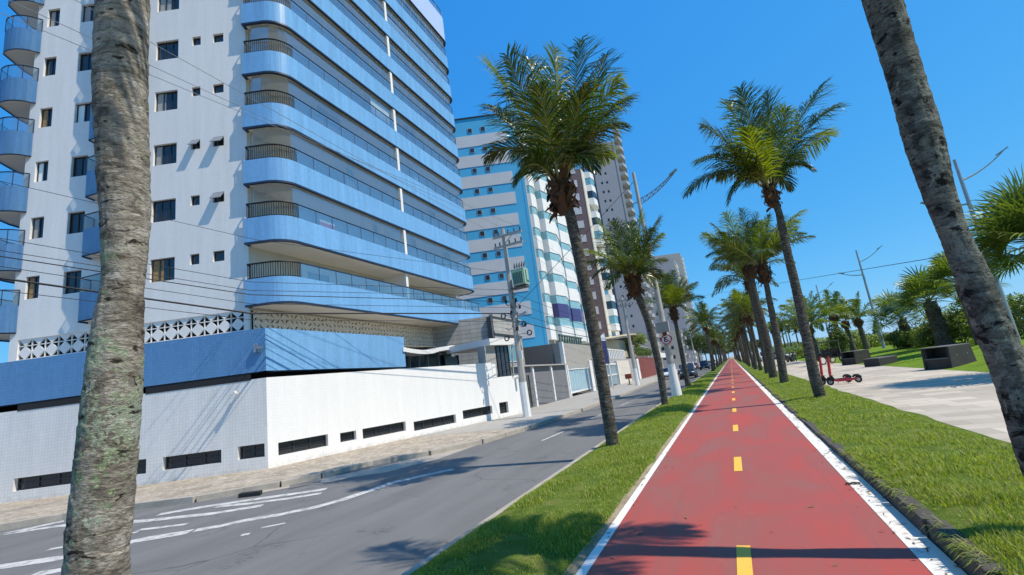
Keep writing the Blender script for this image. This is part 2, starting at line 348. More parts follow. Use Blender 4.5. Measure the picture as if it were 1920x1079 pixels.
def worn(name, c, under, amt=.5, scale=9):
    mt, n, b = newmat(name); P = coords(n); b.inputs['Roughness'].default_value = .75
    f = noisev(n, P, scale, 8, .72); col = mixc(n, ramp(n, f, (.66-amt*.2, (0, 0, 0)), (.74-amt*.1, (.85, .85, .85))), c, under)
    n.links.new(col, b.inputs['Base Color']); return mt
M['line'] = worn('white_road_paint', (.74, .73, .69), (.45, .40, .33), .25, 12)
M['lineR'] = worn('dusty_white_paint', (.72, .69, .62), (.30, .25, .17), .55, 5)
M['roadline'] = worn('worn_road_paint', (.56, .55, .52), (.17, .17, .165), 1.0, 6)
M['yellow'] = worn('yellow_path_paint', (.80, .46, .06), (.5, .2, .06), .2, 12)
def stones():
    mt, n, b = newmat('stone_mosaic'); P = coords(n); b.inputs['Roughness'].default_value = .85
    v = N(n, 'ShaderNodeTexVoronoi'); v.inputs['Scale'].default_value = 6.5; n.links.new(P, v.inputs['Vector'])
    col = mixc(n, .8, (.40, .33, .24), ramp(n, v.outputs['Color'], (.2, (.20, .165, .12)), (.8, (.58, .50, .38))))
    ve = N(n, 'ShaderNodeTexVoronoi'); ve.feature = 'DISTANCE_TO_EDGE'; ve.inputs['Scale'].default_value = 6.5; n.links.new(P, ve.inputs['Vector'])
    col = mixc(n, ramp(n, ve.outputs['Distance'], (.02, (1, 1, 1)), (.09, (0, 0, 0))), col, (.15, .12, .09))
    col = mixc(n, .4, col, ramp(n, noisev(n, P, 1.1, 4), (.3, (.26, .22, .17)), (.7, (.55, .48, .38))))
    bump(n, b, ve.outputs['Distance'], .5, .02); n.links.new(col, b.inputs['Base Color']); return mt
M['stones'] = stones()
def promenade():
    mt, n, b = newmat('promenade_slabs'); P = coords(n); b.inputs['Roughness'].default_value = .8
    br = N(n, 'ShaderNodeTexBrick'); br.inputs['Scale'].default_value = 1; br.inputs['Brick Width'].default_value = .85; br.inputs['Row Height'].default_value = .5; br.offset = .37
    br.inputs['Mortar Size'].default_value = .012; br.inputs['Color1'].default_value = c4((.33, .28, .21)); br.inputs['Color2'].default_value = c4((.60, .52, .405)); br.inputs['Mortar'].default_value = c4((.27, .24, .2))
    br.inputs['Bias'].default_value = 0.0; n.links.new(P, br.inputs['Vector'])
    col = mixc(n, .35, br.outputs[0], ramp(n, noisev(n, P, .55, 6, .65), (.3, (.30, .26, .205)), (.68, (.60, .545, .45))))
    col = mixc(n, ramp(n, noisev(n, P, 45, 4, .7), (.6, (0, 0, 0)), (.75, (.4, .4, .4))), col, (.3, .27, .22))
    n.links.new(col, b.inputs['Base Color']); return mt
M['prom'] = promenade()
def turf(name, a, c, d, sc=3.5):
    mt, n, b = newmat(name); P = coords(n); b.inputs['Roughness'].default_value = .95; b.inputs['Specular IOR Level'].default_value = .1
    col = ramp(n, noisev(n, P, sc, 7, .66), (.3, a), (.52, c), (.72, d)); g = noisev(n, P, 70, 4, .75)
    col = mixc(n, 1.0, col, ramp(n, g, (.3, (.6, .62, .55)), (.7, (1.25, 1.25, 1.2))), 'MULTIPLY')
    bump(n, b, g, .8, .03); n.links.new(col, b.inputs['Base Color']); return mt
M['turf'] = turf('turf', (.075, .125, .02), (.13, .19, .03), (.23, .23, .075))
M['lawn'] = turf('lawn_turf', (.11, .19, .018), (.155, .25, .022), (.20, .29, .035), 1.2)
M['sand'] = turf('sandy_soil', (.25, .20, .13), (.38, .31, .22), (.46, .40, .30), 2.0)
M['skin'] = plain('skin', (.35, .2, .13), .6, 0)

# ================================================================== GROUND
def rect(x0, x1, y0, y1, z, z2=None):
    z2 = z if z2 is None else z2
    return MB().quad((x0, y0, z), (x1, y0, z2), (x1, y1, z2), (x0, y1, z))
struct(rect(-2500, 2500, -2500, 2500, -.34), 'ground', M['sand'])
struct(rect(-120, -3.14, -60, 700, -.22), 'road', M['asphalt'])
struct(rect(-1.44, .935, -6, 420, 0.0), 'cycle_path', M['path'])
mb = MB()
def ribbon(mb, pts, x0, x1, z): pass
mb.quad((-1.545, -6, .004), (-1.436, -6, .004), (-1.436, 420, .004), (-1.545, 420, .004))
struct(mb, 'path_edge_line', M['line'])
mb = MB(); mb.quad((.93, -6, .004), (1.115, -6, .004), (1.07, 420, .004), (.93, 420, .004)); struct(mb, 'path_edge_line', M['lineR'])
mb = MB()
for k in range(-1, 60):
    y = 3.72 + 3.98*k
    mb.quad((-.285, y, .005), (-.175, y, .005), (-.175, y+1.05, .005), (-.285, y+1.05, .005))
struct(mb, 'path_centre_dashes', M['yellow'])
# median strip: kerb and turf, gently crowned
mb = MB(); mb.ob((-3.2, -6, -.4), (.09, 0, 0), (0, 430, 0), (0, 0, .405)); struct(mb, 'median_kerb', M['kerb'])
mb = MB(); yy = np.concatenate([np.arange(-6, 30, .35), np.arange(30, 430, 4)])
xs = [-3.11, -2.9, -2.5, -2.1, -1.8, -1.6, -1.5]; zs = [.0, .045, .075, .075, .055, .022, -.02]
g = [[(x+.05*mnoise.noise((x*2, y*1.3, 1)) if 0 < i < 6 else x, y, z+.02*mnoise.noise((x*2.1, y*1.7, 5))*(0 < i < 6)) for i, (x, z) in enumerate(zip(xs, zs))] for y in yy]
def grid(mb, g, mi=0):
    n = len(g[0]); mb.add([p for r in g for p in r], [(a*n+b, a*n+b+1, (a+1)*n+b+1, (a+1)*n+b) for a in range(len(g)-1) for b in range(n-1)], mi)
grid(mb, g); struct(mb, 'median_turf', M['turf'], smooth=True)
# sandy bare margin along the white line
mb = MB(); ys = np.arange(-6, 120, .3)
g = [[(-1.60-.035*mnoise.noise((y*1.9, 3, 0))-.035*mnoise.noise((y*.6, 9, 0)), y, .0265), (-1.52, y, .0025)] for y in ys]
grid(mb, g); struct(mb, 'bare_soil_margin', M['sand'])
# right strip: weathered kerb stones, turf
random.seed(3)
mb = MB(); y = -3.0
while y < 200:
    L = 1.0 if y < 40 else 8.0; t = random.uniform(-.012, .012); h = (.13 if y < 7 else (.085 if y < 8.5 else .045))+random.uniform(-.015, .012)
    mb.ob((1.115+t, y+.008, -.2), (.125, random.uniform(-.01, .01), 0), (random.uniform(-.012, .012), L-.016, 0), (.004, 0, h+.2)); y += L
ko = struct(mb, 'path_kerb', M['kerbd'], bevel=.012)
mb = MB(); vk = lambda y: float(np.interp(y, [7, 9.5], [1, .42])); g = [[(x, y, z*(vk(y) if i < 3 else 1)+(.02*mnoise.noise((x*2.1, y*1.7, 8)) if 0 < i < 5 else 0)) for i, (x, z) in enumerate(zip((1.2, 1.4, 1.9, 2.4, 2.85, 3.12+.12*mnoise.noise((y*.8, 2, 2))+.06*mnoise.noise((y*3, 5, 2))), (.125, .15, .15, .12, .06, .006)))] for y in yy]
grid(mb, g); struct(mb, 'verge_turf', M['turf'], smooth=True)
struct(rect(2.6, 9.6, -8, 420, -.002), 'promenade', M['prom'])
mb = MB(); g = [[(x, y, z+.05*mnoise.noise((x*.2, y*.2, 4))*(x > 9)) for x, z in ((7.55, .004), (8.2, .05), (10, .22), (13, .44), (18, .5), (30, .5), (60, .3))] for y in np.arange(-10, 300, 3)]
grid(mb, g); struct(mb, 'promenade_lawn', M['lawn'], smooth=True)
struct(rect(45, 400, -200, 600, -.1), 'beach_sand', M['sand'])
mb = MB(); mb.quad((120, -2000, .05), (2400, -2000, .05), (2400, 2400, .05), (120, 2400, .05)); 
sea = plain('sea_water', (.03, .12, .19), .15, .1, .05); struct(mb, 'sea', sea)
# left pavement following the bend into the side street
Spx = [(0, 983), (125, 962), (260, 943), (371, 929.5), (459, 914), (526, 903), (600, 888), (696, 864), (804, 846), (900, 825), (979, 802), (1085, 768), (1150, 745), (1210, 721)]
S = [gp(x, y, -.08) for x, y in Spx]
S = [S[0]+V((-27, -11.0, 0))] + S + [V((-8.95, 75, -.08)), V((-8.9, 420, -.08))]
off = V((-.65, .76, 0))*16
mb = MB(); g = [[tuple(p+off), tuple(p)] for p in S]; grid(mb, g)
struct(mb, 'stone_pavement', M['stones'])
mb = MB(); g = [[(p.x-9, p.y, -.074), (p.x+.0, p.y, -.074)] for p in [S[11]]+S[12:]]; grid(mb, g); struct(mb, 'concrete_pavement', M['concrete'])
mb = MB()
for a, b in zip(S, S[1:]):
    d = (b-a); nrm = V((d.y, -d.x, 0)).normalized(); k = max(1, int(d.length/1.2))
    for i in range(k):
        p = a+d*(i/k); q = d*((1-.012)/k)
        mb.ob(V((p.x, p.y, -.4)), q, nrm*.14, (0, 0, .335+random.uniform(-.006, .006)))
struct(mb, 'pavement_kerb', M['kerb'], bevel=.012)
Epx = [(481, 926), (548, 914), (600, 907.5), (660, 896), (722, 886.5), (822, 861), (906, 831), (982, 806)]
Ipx = [(470, 922), (526, 911), (600, 896), (660, 884), (700, 874), (804, 855), (900, 832), (979, 808)]
mb = MB(); g = [[tuple(gp(*a, -.212)), tuple(gp(*b, -.212))] for a, b in zip(Ipx, Epx)]; grid(mb, g); struct(mb, 'concrete_gutter', M['kerb'])
mb = MB(); mb.poly([gp(x, y, -.207) for x, y in [(618, 894), (712, 875), (748, 867), (742, 864), (700, 872), (627, 889)]]); struct(mb, 'asphalt_patch', M['asphalt'])
mb = MB(); mb.poly([gp(x, y, -.207) for x, y in [(540, 917), (600, 905), (604, 899), (545, 909)]]); struct(mb, 'asphalt_patch', M['asphalt'])
# painted lines on the road, worn
mb = MB()
def stroke(mb, pts, wd, z=-.216):
    P = [gp(x, y, z) for x, y in pts]; g = []
    for i, p in enumerate(P):
        t = (P[min(i+1, len(P)-1)]-P[max(i-1, 0)]).normalized(); n = V((-t.y, t.x, 0))*wd/2
        g.append([tuple(p+n), tuple(p-n)])
    grid(mb, g)
for pts, wd in (([(297, 965), (380, 951), (480, 936), (560, 925), (612, 917)], .22), ([(-60, 1012), (120, 985), (260, 978), (400, 963), (492, 948)], .20), ([(408, 950), (470, 944), (540, 935), (603, 925)], .17),
                ([(-60, 1072), (0, 1063), (110, 1047), (260, 1013), (357, 997)], .26), ([(365, 995), (410, 987), (459, 976), (520, 966), (588, 952), (640, 938), (690, 921), (737, 905), (790, 893), (850, 880)], .20),
                ([(60, 1078), (110, 1070), (200, 1052)], .2), ([(90, 1031), (150, 1020), (260, 997)], .12), ([(260, 994), (350, 983)], .12), ([(0, 1003), (60, 990), (120, 977)], .25), ([(490, 990), (535, 981)], .07), ([(452, 1004), (468, 1001)], .10)):
    stroke(mb, pts, wd*1.35)
for k in range(0, 40):
    y = 14.4+5.9*k; mb.quad((-5.95, y, -.2155), (-5.85, y, -.2155), (-5.80, y+2.0, -.2155), (-5.90, y+2.0, -.2155))
struct(mb, 'road_markings', M['roadline'])
# storm drain mouth in the kerb
mb = MB(); a, b = gp(452, 921, -.09), gp(492, 916, -.09); mb.ob(V((a.x, a.y, -.215)), V((b.x-a.x, b.y-a.y, 0)), V((.16, -.2, 0))*.9, (0, 0, .09), 0)
tag(mb.build('drain_inlet', M['dark']), 'dark storm drain mouth in the kerb of the stone pavement', 'drain')

# ================================================================== FACADE HELPERS
def holed(mb, F, s0, s1, z0, z1, holes, n=0.0, depth=.16, mi=0, rmi=None):
    rmi = mi if rmi is None else rmi
    ss = sorted({s0, s1, *[v for h in holes for v in h[:2] if s0 < v < s1]}); zz = sorted({z0, z1, *[v for h in holes for v in h[2:4] if z0 < v < z1]})
    for a, b in zip(ss, ss[1:]):
        run = None
        for c, d in list(zip(zz, zz[1:]))+[(None, None)]:
            solid = c is not None and not any(h[0] <= a+1e-6 and b <= h[1]+1e-6 and h[2] <= c+1e-6 and d <= h[3]+1e-6 for h in holes)
            if solid and run is None: run = c
            if not solid and run is not None:
                top = c if c is not None else z1
                mb.quad(F.p(a, n, run), F.p(b, n, run), F.p(b, n, top), F.p(a, n, top), mi); run = None
    for h in holes:
        a, b, c, d = h[:4]; m_ = n-depth
        mb.quad(F.p(a, n, c), F.p(a, n, d), F.p(a, m_, d), F.p(a, m_, c), rmi); mb.quad(F.p(b, m_, c), F.p(b, m_, d), F.p(b, n, d), F.p(b, n, c), rmi)
        mb.quad(F.p(a, m_, c), F.p(b, m_, c), F.p(b, n, c), F.p(a, n, c), rmi); mb.quad(F.p(a, n, d), F.p(b, n, d), F.p(b, m_, d), F.p(a, m_, d), rmi)
def window(F, a, b, c, d, n, parent, depth=.16, mull=1, fmat='frame', pmat='pane', bar=.045, rows=1, curtain=None, glass=True, name='window'):
    f = MB(); m_ = n-depth+.005
    f.fb(F, a, a+bar, m_, m_+.05, c, d); f.fb(F, b-bar, b, m_, m_+.05, c, d); f.fb(F, a+bar, b-bar, m_, m_+.05, c, c+bar); f.fb(F, a+bar, b-bar, m_, m_+.05, d-bar, d)
    for i in range(1, mull+1):
        s = a+(b-a)*i/(mull+1); f.fb(F, s-bar*.6, s+bar*.6, m_, m_+.048, c+bar, d-bar)
    for i in range(1, rows):
        z = c+(d-c)*i/rows; f.fb(F, a+bar, b-bar, m_, m_+.046, z-bar*.4, z+bar*.4)
    fo = f.build(name, M[fmat], parent)
    g = MB(); g.quad(F.p(a, m_+.012, c), F.p(b, m_+.012, c), F.p(b, m_+.012, d), F.p(a, m_+.012, d)); mats = [M[pmat]]
    if curtain:
        k = random.uniform(.25, .6); g.quad(F.p(a, m_+.016, c), F.p(a+(b-a)*k, m_+.016, c), F.p(a+(b-a)*k, m_+.016, d), F.p(a, m_+.016, d), 1); mats.append(M[curtain])
    if glass: g.build('pane', mats, fo)
    return fo

# ================================================================== BLUE BALCONY TOWER
dF = V((-.0252, .9997, 0)); UL = V((.92, .39, 0)).normalized()
FT = Frame((-17.5, 13.08), dF); FL = Frame((-19.46, 14.54), UL)
ZB, ST = 6.58, 2.98
sl, nl = FT.loc(FL.o)                                         # left wall reference point in the front frame
ld = V((UL.dot(FT.a), UL.dot(FT.n)))                           # left wall direction in (s, n)
lw = V((FL.n.dot(FT.a), FL.n.dot(FT.n)))                       # left wall outward normal in (s, n)
NW = -1.95                                                     # front wall line
tcorn = (NW-nl)/ld.y; CORN = V((sl, nl))+ld*tcorn              # corner of left wall and front wall
tower = thing('apartment_building', 'tall apartment tower with long rounded sky blue balconies and a pale tiled side wall', 'building', FL.p(0, -6, 0))
SEND = 21.3
def arc(c, r, a0, a1, k): return [V((c.x+r*math.cos(a0+(a1-a0)*i/k), c.y+r*math.sin(a0+(a1-a0)*i/k))) for i in range(k+1)]
def outline(inset=0.0, r1=1.25, r2=.9, send=SEND):
    A = V((sl, nl)); B = A + lw*(.36-inset)                    # leaves the side wall near pixel 470
    A = A+ld*inset; B = B+ld*inset
    t = (-inset-B.y)/ld.y; Q = B+ld*t                          # meets the front line
    ang = math.acos(max(-1, min(1, ld.x))); tl = r1*math.tan(ang/2)
    p1 = Q-ld*tl; p2 = Q+V((1, 0))*tl
    c = p2+V((0, -r1)); a1 = math.pi/2; a0 = math.atan2(p1.y-c.y, p1.x-c.x)
    pts = [A, B]+arc(c, r1, a0, a1, 12)
    c2 = V((send-inset-r2, -inset-r2)); pts += arc(c2, r2, math.pi/2, 0, 8)+[V((send-inset, NW+.02))]
    return pts
def strip(mb, pts, z0, z1, mi=0, a=None, b=None):
    P = [FT.p(q.x, q.y, 0) for q in pts]
    for p, q in zip(P, P[1:]): mb.quad(p+V((0, 0, z0)), q+V((0, 0, z0)), q+V((0, 0, z1)), p+V((0, 0, z1)), mi)
def ring(mb, po, pi, z0, z1, mi=0):                            # thin wall between two outlines
    strip(mb, po, z0, z1, mi); strip(mb, list(reversed(pi)), z0, z1, mi)
    for (a, b, c, d) in zip(po, po[1:], pi[1:], pi):
        mb.quad(FT.p(a.x, a.y, z1), FT.p(b.x, b.y, z1), FT.p(c.x, c.y, z1), FT.p(d.x, d.y, z1), mi)
        mb.quad(FT.p(d.x, d.y, z0), FT.p(c.x, c.y, z0), FT.p(b.x, b.y, z0), FT.p(a.x, a.y, z0), mi)
def cutpoly(pts, s0, s1):                                      # part of an outline's front run between s0 and s1
    out = []
    L = [0]
    for p, q in zip(pts, pts[1:]): L.append(L[-1]+(q-p).length)
    def at(l):
        for i in range(len(pts)-1):
            if L[i] <= l <= L[i+1]: return pts[i].lerp(pts[i+1], (l-L[i])/max(1e-6, L[i+1]-L[i]))
        return pts[-1]
    return at, L
SPOST = 11.5
for k in range(10):
    zb = ZB+ST*k; top = zb+1.28 if k < 9 else zb+2.6
    kw = dict(r2=.12, send=21.6) if k == 0 else dict(r2=.9)
    po, pi = outline(0, **kw), outline(.12, **kw); band = MB()
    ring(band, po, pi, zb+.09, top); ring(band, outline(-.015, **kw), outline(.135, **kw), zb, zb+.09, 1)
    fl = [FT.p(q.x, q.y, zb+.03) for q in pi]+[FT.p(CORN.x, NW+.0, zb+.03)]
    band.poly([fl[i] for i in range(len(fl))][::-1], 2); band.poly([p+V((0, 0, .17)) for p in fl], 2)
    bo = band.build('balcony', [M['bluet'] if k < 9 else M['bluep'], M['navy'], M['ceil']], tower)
    inn = outline(.06, **kw)
    at, L = cutpoly(inn, 0, 0)
    lbar = next(l for l, q in zip(L, inn) if q.x > 2.0)+.75 if False else None
    # length along the outline at which the bars give way to glass
    l = 0
    while at(l).x < 2.75 or at(l).y < -.1: l += .02
    lb = l
    rb = MB(); zt = top+.76
    steps = [lb*i/26 for i in range(27)]
    for i, l in enumerate(steps[:-1]):
        q = at(l+.02); rb.tube([FT.p(q.x, q.y, top-.02), FT.p(q.x, q.y, zt-.05)], .017, 5, cap=False)
    pl = [at(l) for l in steps]; P = [FT.p(q.x, q.y, zt-.03) for q in pl]; rb.tube(P, .04, 6); rb.tube([FT.p(q.x, q.y, top+.05) for q in pl], .022, 5)
    rb.build('railing', M['black'], bo)
    rl = MB(); gl = MB(); end = L[-1]-1.0; k2 = 17; ls = [lb+(end-lb)*i/k2 for i in range(k2+1)]; fine = [lb+(end-lb)*i/40 for i in range(41)]
    rl.tube([FT.p(at(l).x, at(l).y, zt-.03) for l in fine], .032, 6)
    for l in ls: q = at(l); rl.tube([FT.p(q.x, q.y, top-.02), FT.p(q.x, q.y, zt-.03)], .018, 5, cap=False)
    rl.build('handrail', M['navy'], bo)
    g = [[tuple(FT.p(at(l).x, at(l).y, top)), tuple(FT.p(at(l).x, at(l).y, zt-.06))] for l in fine]; grid(gl, g); gl.build('glass_rail', M['railglass'], bo)
    if 0 < k < 9:                                              # glazed-in above the rail
        gz = MB(); ins = outline(.16, **kw); a2, L2 = cutpoly(ins, 0, 0); ff = [L2[-1]*i/50 for i in range(51)]
        grid(gz, [[tuple(FT.p(a2(l).x, a2(l).y, top)), tuple(FT.p(a2(l).x, a2(l).y, zb+ST))] for l in ff])
        for l in [L2[-1]*i/22 for i in range(23)]:
            q = a2(l); gz.tube([FT.p(q.x, q.y, top), FT.p(q.x, q.y, zb+ST)], .007, 4, 1, False)
        gz.build('glazing', [M['glass'], M['alu']], bo)
    if k < 9:
        ps = MB(); ps.fb(FT, SPOST-.12, SPOST+.12, -.40, -.02 if k else -.14, top-.02, zb+ST+.02); ps.fb(FT, SPOST-.06, SPOST+.06, NW, -.40, zb+.2, zb+ST+.03)
        ps.build('partition', M['white'], bo)
        if k in (4, 7):                                        # a pale roller blind behind the glass
            bl = MB(); s0, s1 = ((9.3, 11.2) if k == 4 else (11.9, 20.6)); z0 = top+(.0 if k == 4 else .35)
            bl.fb(FT, s0, s1, -.30, -.27, z0-(.9 if k == 4 else .0), zb+ST-(.25 if k == 4 else .75)); bl.build('blind', M['blind'], bo)
        rv = random.Random(50+k)                               # curtains, drying racks and chairs left on the balconies
        for s0, wv in {1: ((9.0, .5), (13.0, .7), (17.2, 1.2)), 2: ((6.9, .75), (15.8, .9)), 3: ((4.9, 1.9), (14.2, .6)), 4: ((13.6, 1.1),), 5: ((8.0, .75), (17.0, 1.4)), 6: ((5.6, .9), (12.4, .8)), 7: ((6.6, 1.1),), 8: ((8.8, .7), (15.0, 1.3))}.get(k, ()):
            cu = MB()
            for i in range(int(wv/.12)): cu.fb(FT, s0+i*.12, s0+i*.12+.1, -.62-.03*(i % 2), -.58-.03*(i % 2), zb+.3, zb+ST-.1)
            cu.build('curtain', M[rv.choice(('curtain', 'curtain', 'lgrey', 'blind'))], bo)
# roof slab and rail
mb = MB(); ztop = ZB+ST*9+2.6
mb.poly([FT.p(q.x, q.y, ztop-.05) for q in outline(.06)]+[FL.p(tcorn, 0, ztop-.05)]+[FL.p(-11.3, 0, ztop-.05), FL.p(-11.3, -14, ztop-.05), FT.p(SEND-.2, -9, ztop-.05)]); mb.build('roof', M['concrete'], tower)
# front wall with doors
fw = MB(); holes = []
for k in range(10):
    zf = ZB+ST*k+.2
    for s0, s1, hh in ((5.0, 6.6, 2.2), (7.4, 9.1, 2.05), (9.7, 10.8, 2.15), (12.6, 14.2, 2.05), (15.0, 16.4, 2.15), (17.6, 19.4, 2.1)):
        holes.append((s0, s1, zf+.02, zf+hh))
holed(fw, FT, CORN.x, SEND-.3, 5.0, ZB+ST*9+2.4, holes, n=NW, depth=.12)
fw.quad(FT.p(SEND-.3, NW, 5), FT.p(SEND-.3, -12, 5), FT.p(SEND-.3, -12, ztop-.1), FT.p(SEND-.3, NW, ztop-.1))
fw.build('front_wall', M['cream'], tower)
for i, h in enumerate(holes):
    if h[2] > 30: continue
    d = MB(); d.fb(FT, h[0], h[1], NW-.12, NW-.08, h[2], h[3], 1 if (i % 3 == 1) else 0)
    for q in (h[0], (h[0]+h[1])/2-.025, h[1]-.05): d.fb(FT, q, q+.05, NW-.08, NW-.04, h[2], h[3], 2)
    d.build('balcony_door', [M['door'], M['lgrey'], M['frame']], tower)
# left wall with its windows
lwm = MB(); holes = []; wins = []
zsill = 8.45
def pxs(x): return FL.px(x, 500)[0]
cols = [(-10.72, -10.06, 0, 1.10, 1), (-8.88, -8.04, 0, 1.10, 1), (-4.74, -3.56, 0, 1.12, 2), (-2.83, -2.38, .60, 1.12, 0), (-1.73, -1.18, .60, 1.12, 0)]
for k in range(10):
    for ci, (a, b, d0, d1, mu) in enumerate(cols):
        h = (a, b, zsill+ST*k+d0, zsill+ST*k+d1); holes.append(h); wins.append((h, ci, mu, k))
holed(lwm, FL, -11.25, tcorn, 6.62, ztop, holes, depth=.17)
holed(lwm, FL, -11.25, tcorn, 4.4, 6.62, [(-10.85, -.30, 5.62, 6.55)], depth=.3)
lwm.quad(FL.p(-11.25, -14, 4), FL.p(-11.25, 0, 4), FL.p(-11.25, 0, ztop), FL.p(-11.25, -14, ztop))
lwm.build('side_wall', M['wall'], tower)
random.seed(11)
for h, ci, mu, k in wins:
    wo = window(FL, *h, 0, tower, .17, mu, curtain=(random.choice(('lgrey', 'blind', 'grey', 'curtain')) if random.random() < .5 and ci < 3 else None))
    if ci == 4 and k in (1, 2) or ci == 3 and k == 2:          # top-hung sashes standing open
        a, b, c, d = h; sm = MB(); t = .30
        sm.ob(FL.p(a+.02, -.02, d-.04), FL.a*(b-a-.04), FL.n*t+V((0, 0, -(d-c)*.72)), (FL.n*.03)+V((0, 0, .02)), 0); sm.build('open_sash', M['alu'], wo)
# pierced block screens
def screen(F, s0, s1, z0, z1, n, parent, mats, rows=3, back=.28, seed=1, blob=False):
    random.seed(seed); mb = MB(); c = (z1-z0)/rows; k = int(round((s1-s0)/c)); cw = (s1-s0)/k
    def T(a, b): return F.p(s0+a*cw, n, z0+b*c)
    dn = F.n*-.07
    for i in range(k):
        for j in range(rows):
            q = ((0, 1), (3, 2))[j % 2][i % 2] if not blob else random.randrange(4)
            cs = [(i, j), (i+1, j), (i+1, j+1), (i, j+1)]; cs = cs[q:]+cs[:q]
            e = .06 if not blob else .12
            ctr = (i+.5, j+.5); def_ = lambda p: (p[0]+(ctr[0]-p[0])*e*2, p[1]+(ctr[1]-p[1])*e*2)
            A, B, D = def_(cs[0]), def_(cs[1]), def_(cs[3])
            if blob:
                A = (A[0]*.6+ctr[0]*.4, A[1]*.6+ctr[1]*.4)
            m1 = cs
            # face of the block minus a triangular opening A-B-D
            P = lambda p: T(*p)
            mb.quad(P(cs[0]), P(cs[1]), P(B), P(A)); mb.quad(P(A), P(D), P(cs[3]), P(cs[0])); mb.quad(P(cs[1]), P(cs[2]), P(D), P(B)); mb.add((P(cs[2]), P(cs[3]), P(D)), ((0, 1, 2),))
            for a, b in ((A, B), (B, D), (D, A)): mb.quad(P(a), P(b), P(b)+dn, P(a)+dn)
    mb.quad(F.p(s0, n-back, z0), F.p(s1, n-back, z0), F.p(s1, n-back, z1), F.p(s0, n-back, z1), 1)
    mb.build('block_screen', mats, parent)
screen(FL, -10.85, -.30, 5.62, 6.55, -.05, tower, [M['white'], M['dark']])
holed(mb := MB(), FT, CORN.x+.0, 18.6, 4.4, 5.0, [], n=NW+.02); mb.build('base_wall', M['cream'], tower)
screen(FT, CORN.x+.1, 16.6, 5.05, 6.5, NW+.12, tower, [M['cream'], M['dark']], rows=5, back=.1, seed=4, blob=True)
# rounded blue side balconies at the far-left corner, and a column of them behind the near trunk
def sidebalc(pts, zb, base=None):
    b = MB(); P = pts; n = len(P)
    for z0, z1, sc, mi in ((zb, zb+1.28, 1, 0), (zb-.07, zb, 1, 1)):
        for p, q in zip(P, P[1:]): b.quad(FL.p(*p, z0), FL.p(*q, z0), FL.p(*q, z1), FL.p(*p, z1), mi); b.quad(FL.p(*q, z0), FL.p(*p, z0), FL.p(*p, z1), FL.p(*q, z1), mi)
    b.poly([FL.p(*p, zb+.02) for p in P][::-1], 2); b.poly([FL.p(*p, zb+.16) for p in P], 2)
    bo = b.build('side_balcony', [M['bluet'], M['navy'], M['cream']], tower)
    r = MB(); r.tube([FL.p(*p, zb+2.0) for p in P], .03, 6)
    for p in P[::max(1, n//4)]: r.tube([FL.p(*p, zb+1.26), FL.p(*p, zb+2.0)], .018, 5, cap=False)
    r.build('railing', M['navy'], bo)
    g = MB()
    for p, q in zip(P, P[1:]): g.quad(FL.p(*p, zb+1.28), FL.p(*q, zb+1.28), FL.p(*q, zb+1.96), FL.p(*p, zb+1.96))
    g.build('glass_rail', M['railglass'], bo)
    return bo
for k in range(10):
    zb = ZB+ST*k+.35
    c = V((-11.6, .0)); pts = [(-10.95, .02)]+[(-11.95+1.0*math.cos(a)*1.0, -.25+.75*math.sin(a)) for a in [R_(30+i*13) for i in range(0, 9)]]+[(-12.95, -1.0), (-12.9, -3.2)]
    sidebalc(pts, zb)
    pts = [(-7.55, .02), (-7.55, .55)]+[(-5.9+.5*math.cos(a), .42+.5*math.sin(a)) for a in [R_(90-i*15) for i in range(7)]]+[(-5.4, .02)]
    if k > 0 or True: sidebalc(pts, zb+.1 if k else zb)

# ================================================================== WALLED PODIUM
PC = V((-14.87, 11.69)); dW = V((.2169, .9762, 0)); FPl = Frame(PC, UL); FPw = Frame(PC, dW); FPb = Frame(PC, dF)
pod = thing('podium_wall', 'white tiled street wall with low grilled windows under a blue tiled band', 'wall', (PC.x, PC.y, -.08))
def hpx(F, tl, tr, br, bl):
    p = [F.px(*q) for q in (tl, tr, br, bl)]; return (round((p[0][0]+p[3][0])/2, 2), round((p[1][0]+p[2][0])/2, 2), round((p[2][1]+p[3][1])/2, 2), round((p[0][1]+p[1][1])/2, 2))
hl = [hpx(FPl, (25, 900), (180, 876), (180, 902), (25, 922)), hpx(FPl, (215, 868), (274, 862), (274, 888), (215, 896)), hpx(FPl, (305, 858), (415, 843), (415, 868), (305, 883)), hpx(FPl, (446, 838), (496, 832), (496, 857), (446, 863))]
hf = [hpx(FPw, *q) for q in (((522, 830), (615, 815), (615, 838), (522, 853)), ((638, 812), (668, 808), (668, 825), (638, 830)), ((680, 803), (761, 792), (761, 810), (680, 822)), ((776, 791), (855, 777), (855, 794), (776, 808)), ((868, 771), (923, 760), (923, 776), (868, 787)), ((937, 756), (953, 752), (953, 773), (937, 778)))]
ztw = 2.98
mb = MB(); holed(mb, FPl, -42, 0, -.2, ztw, hl, depth=.2); mb.quad(FPl.p(-42, 0, ztw), FPl.p(0, 0, ztw), FPl.p(0, -.25, ztw), FPl.p(-42, -.25, ztw)); mb.build('side_wall', M['wallp'], pod)
mb = MB(); holed(mb, FPw, 0.0, 12.42, -.3, ztw, hf[:5], depth=.2); holed(mb, FPw, 12.42, 14.75, -.3, 2.15, hf[5:], depth=.15)
mb.quad(FPw.p(0, 0, ztw), FPw.p(12.42, 0, ztw), FPw.p(12.42, -.22, ztw), FPw.p(0, -.22, ztw)); mb.quad(FPw.p(12.42, 0, 2.15), FPw.p(14.75, 0, 2.15), FPw.p(14.75, -.25, 2.15), FPw.p(12.42, -.25, 2.15))
mb.fb(FPw, 12.424, 12.75, -.3, .02, 2.15, 2.9); mb.quad(FPw.p(14.75, 0, -.3), FPw.p(14.75, -3, -.3), FPw.p(14.75, -3, 2.15), FPw.p(14.75, 0, 2.15))
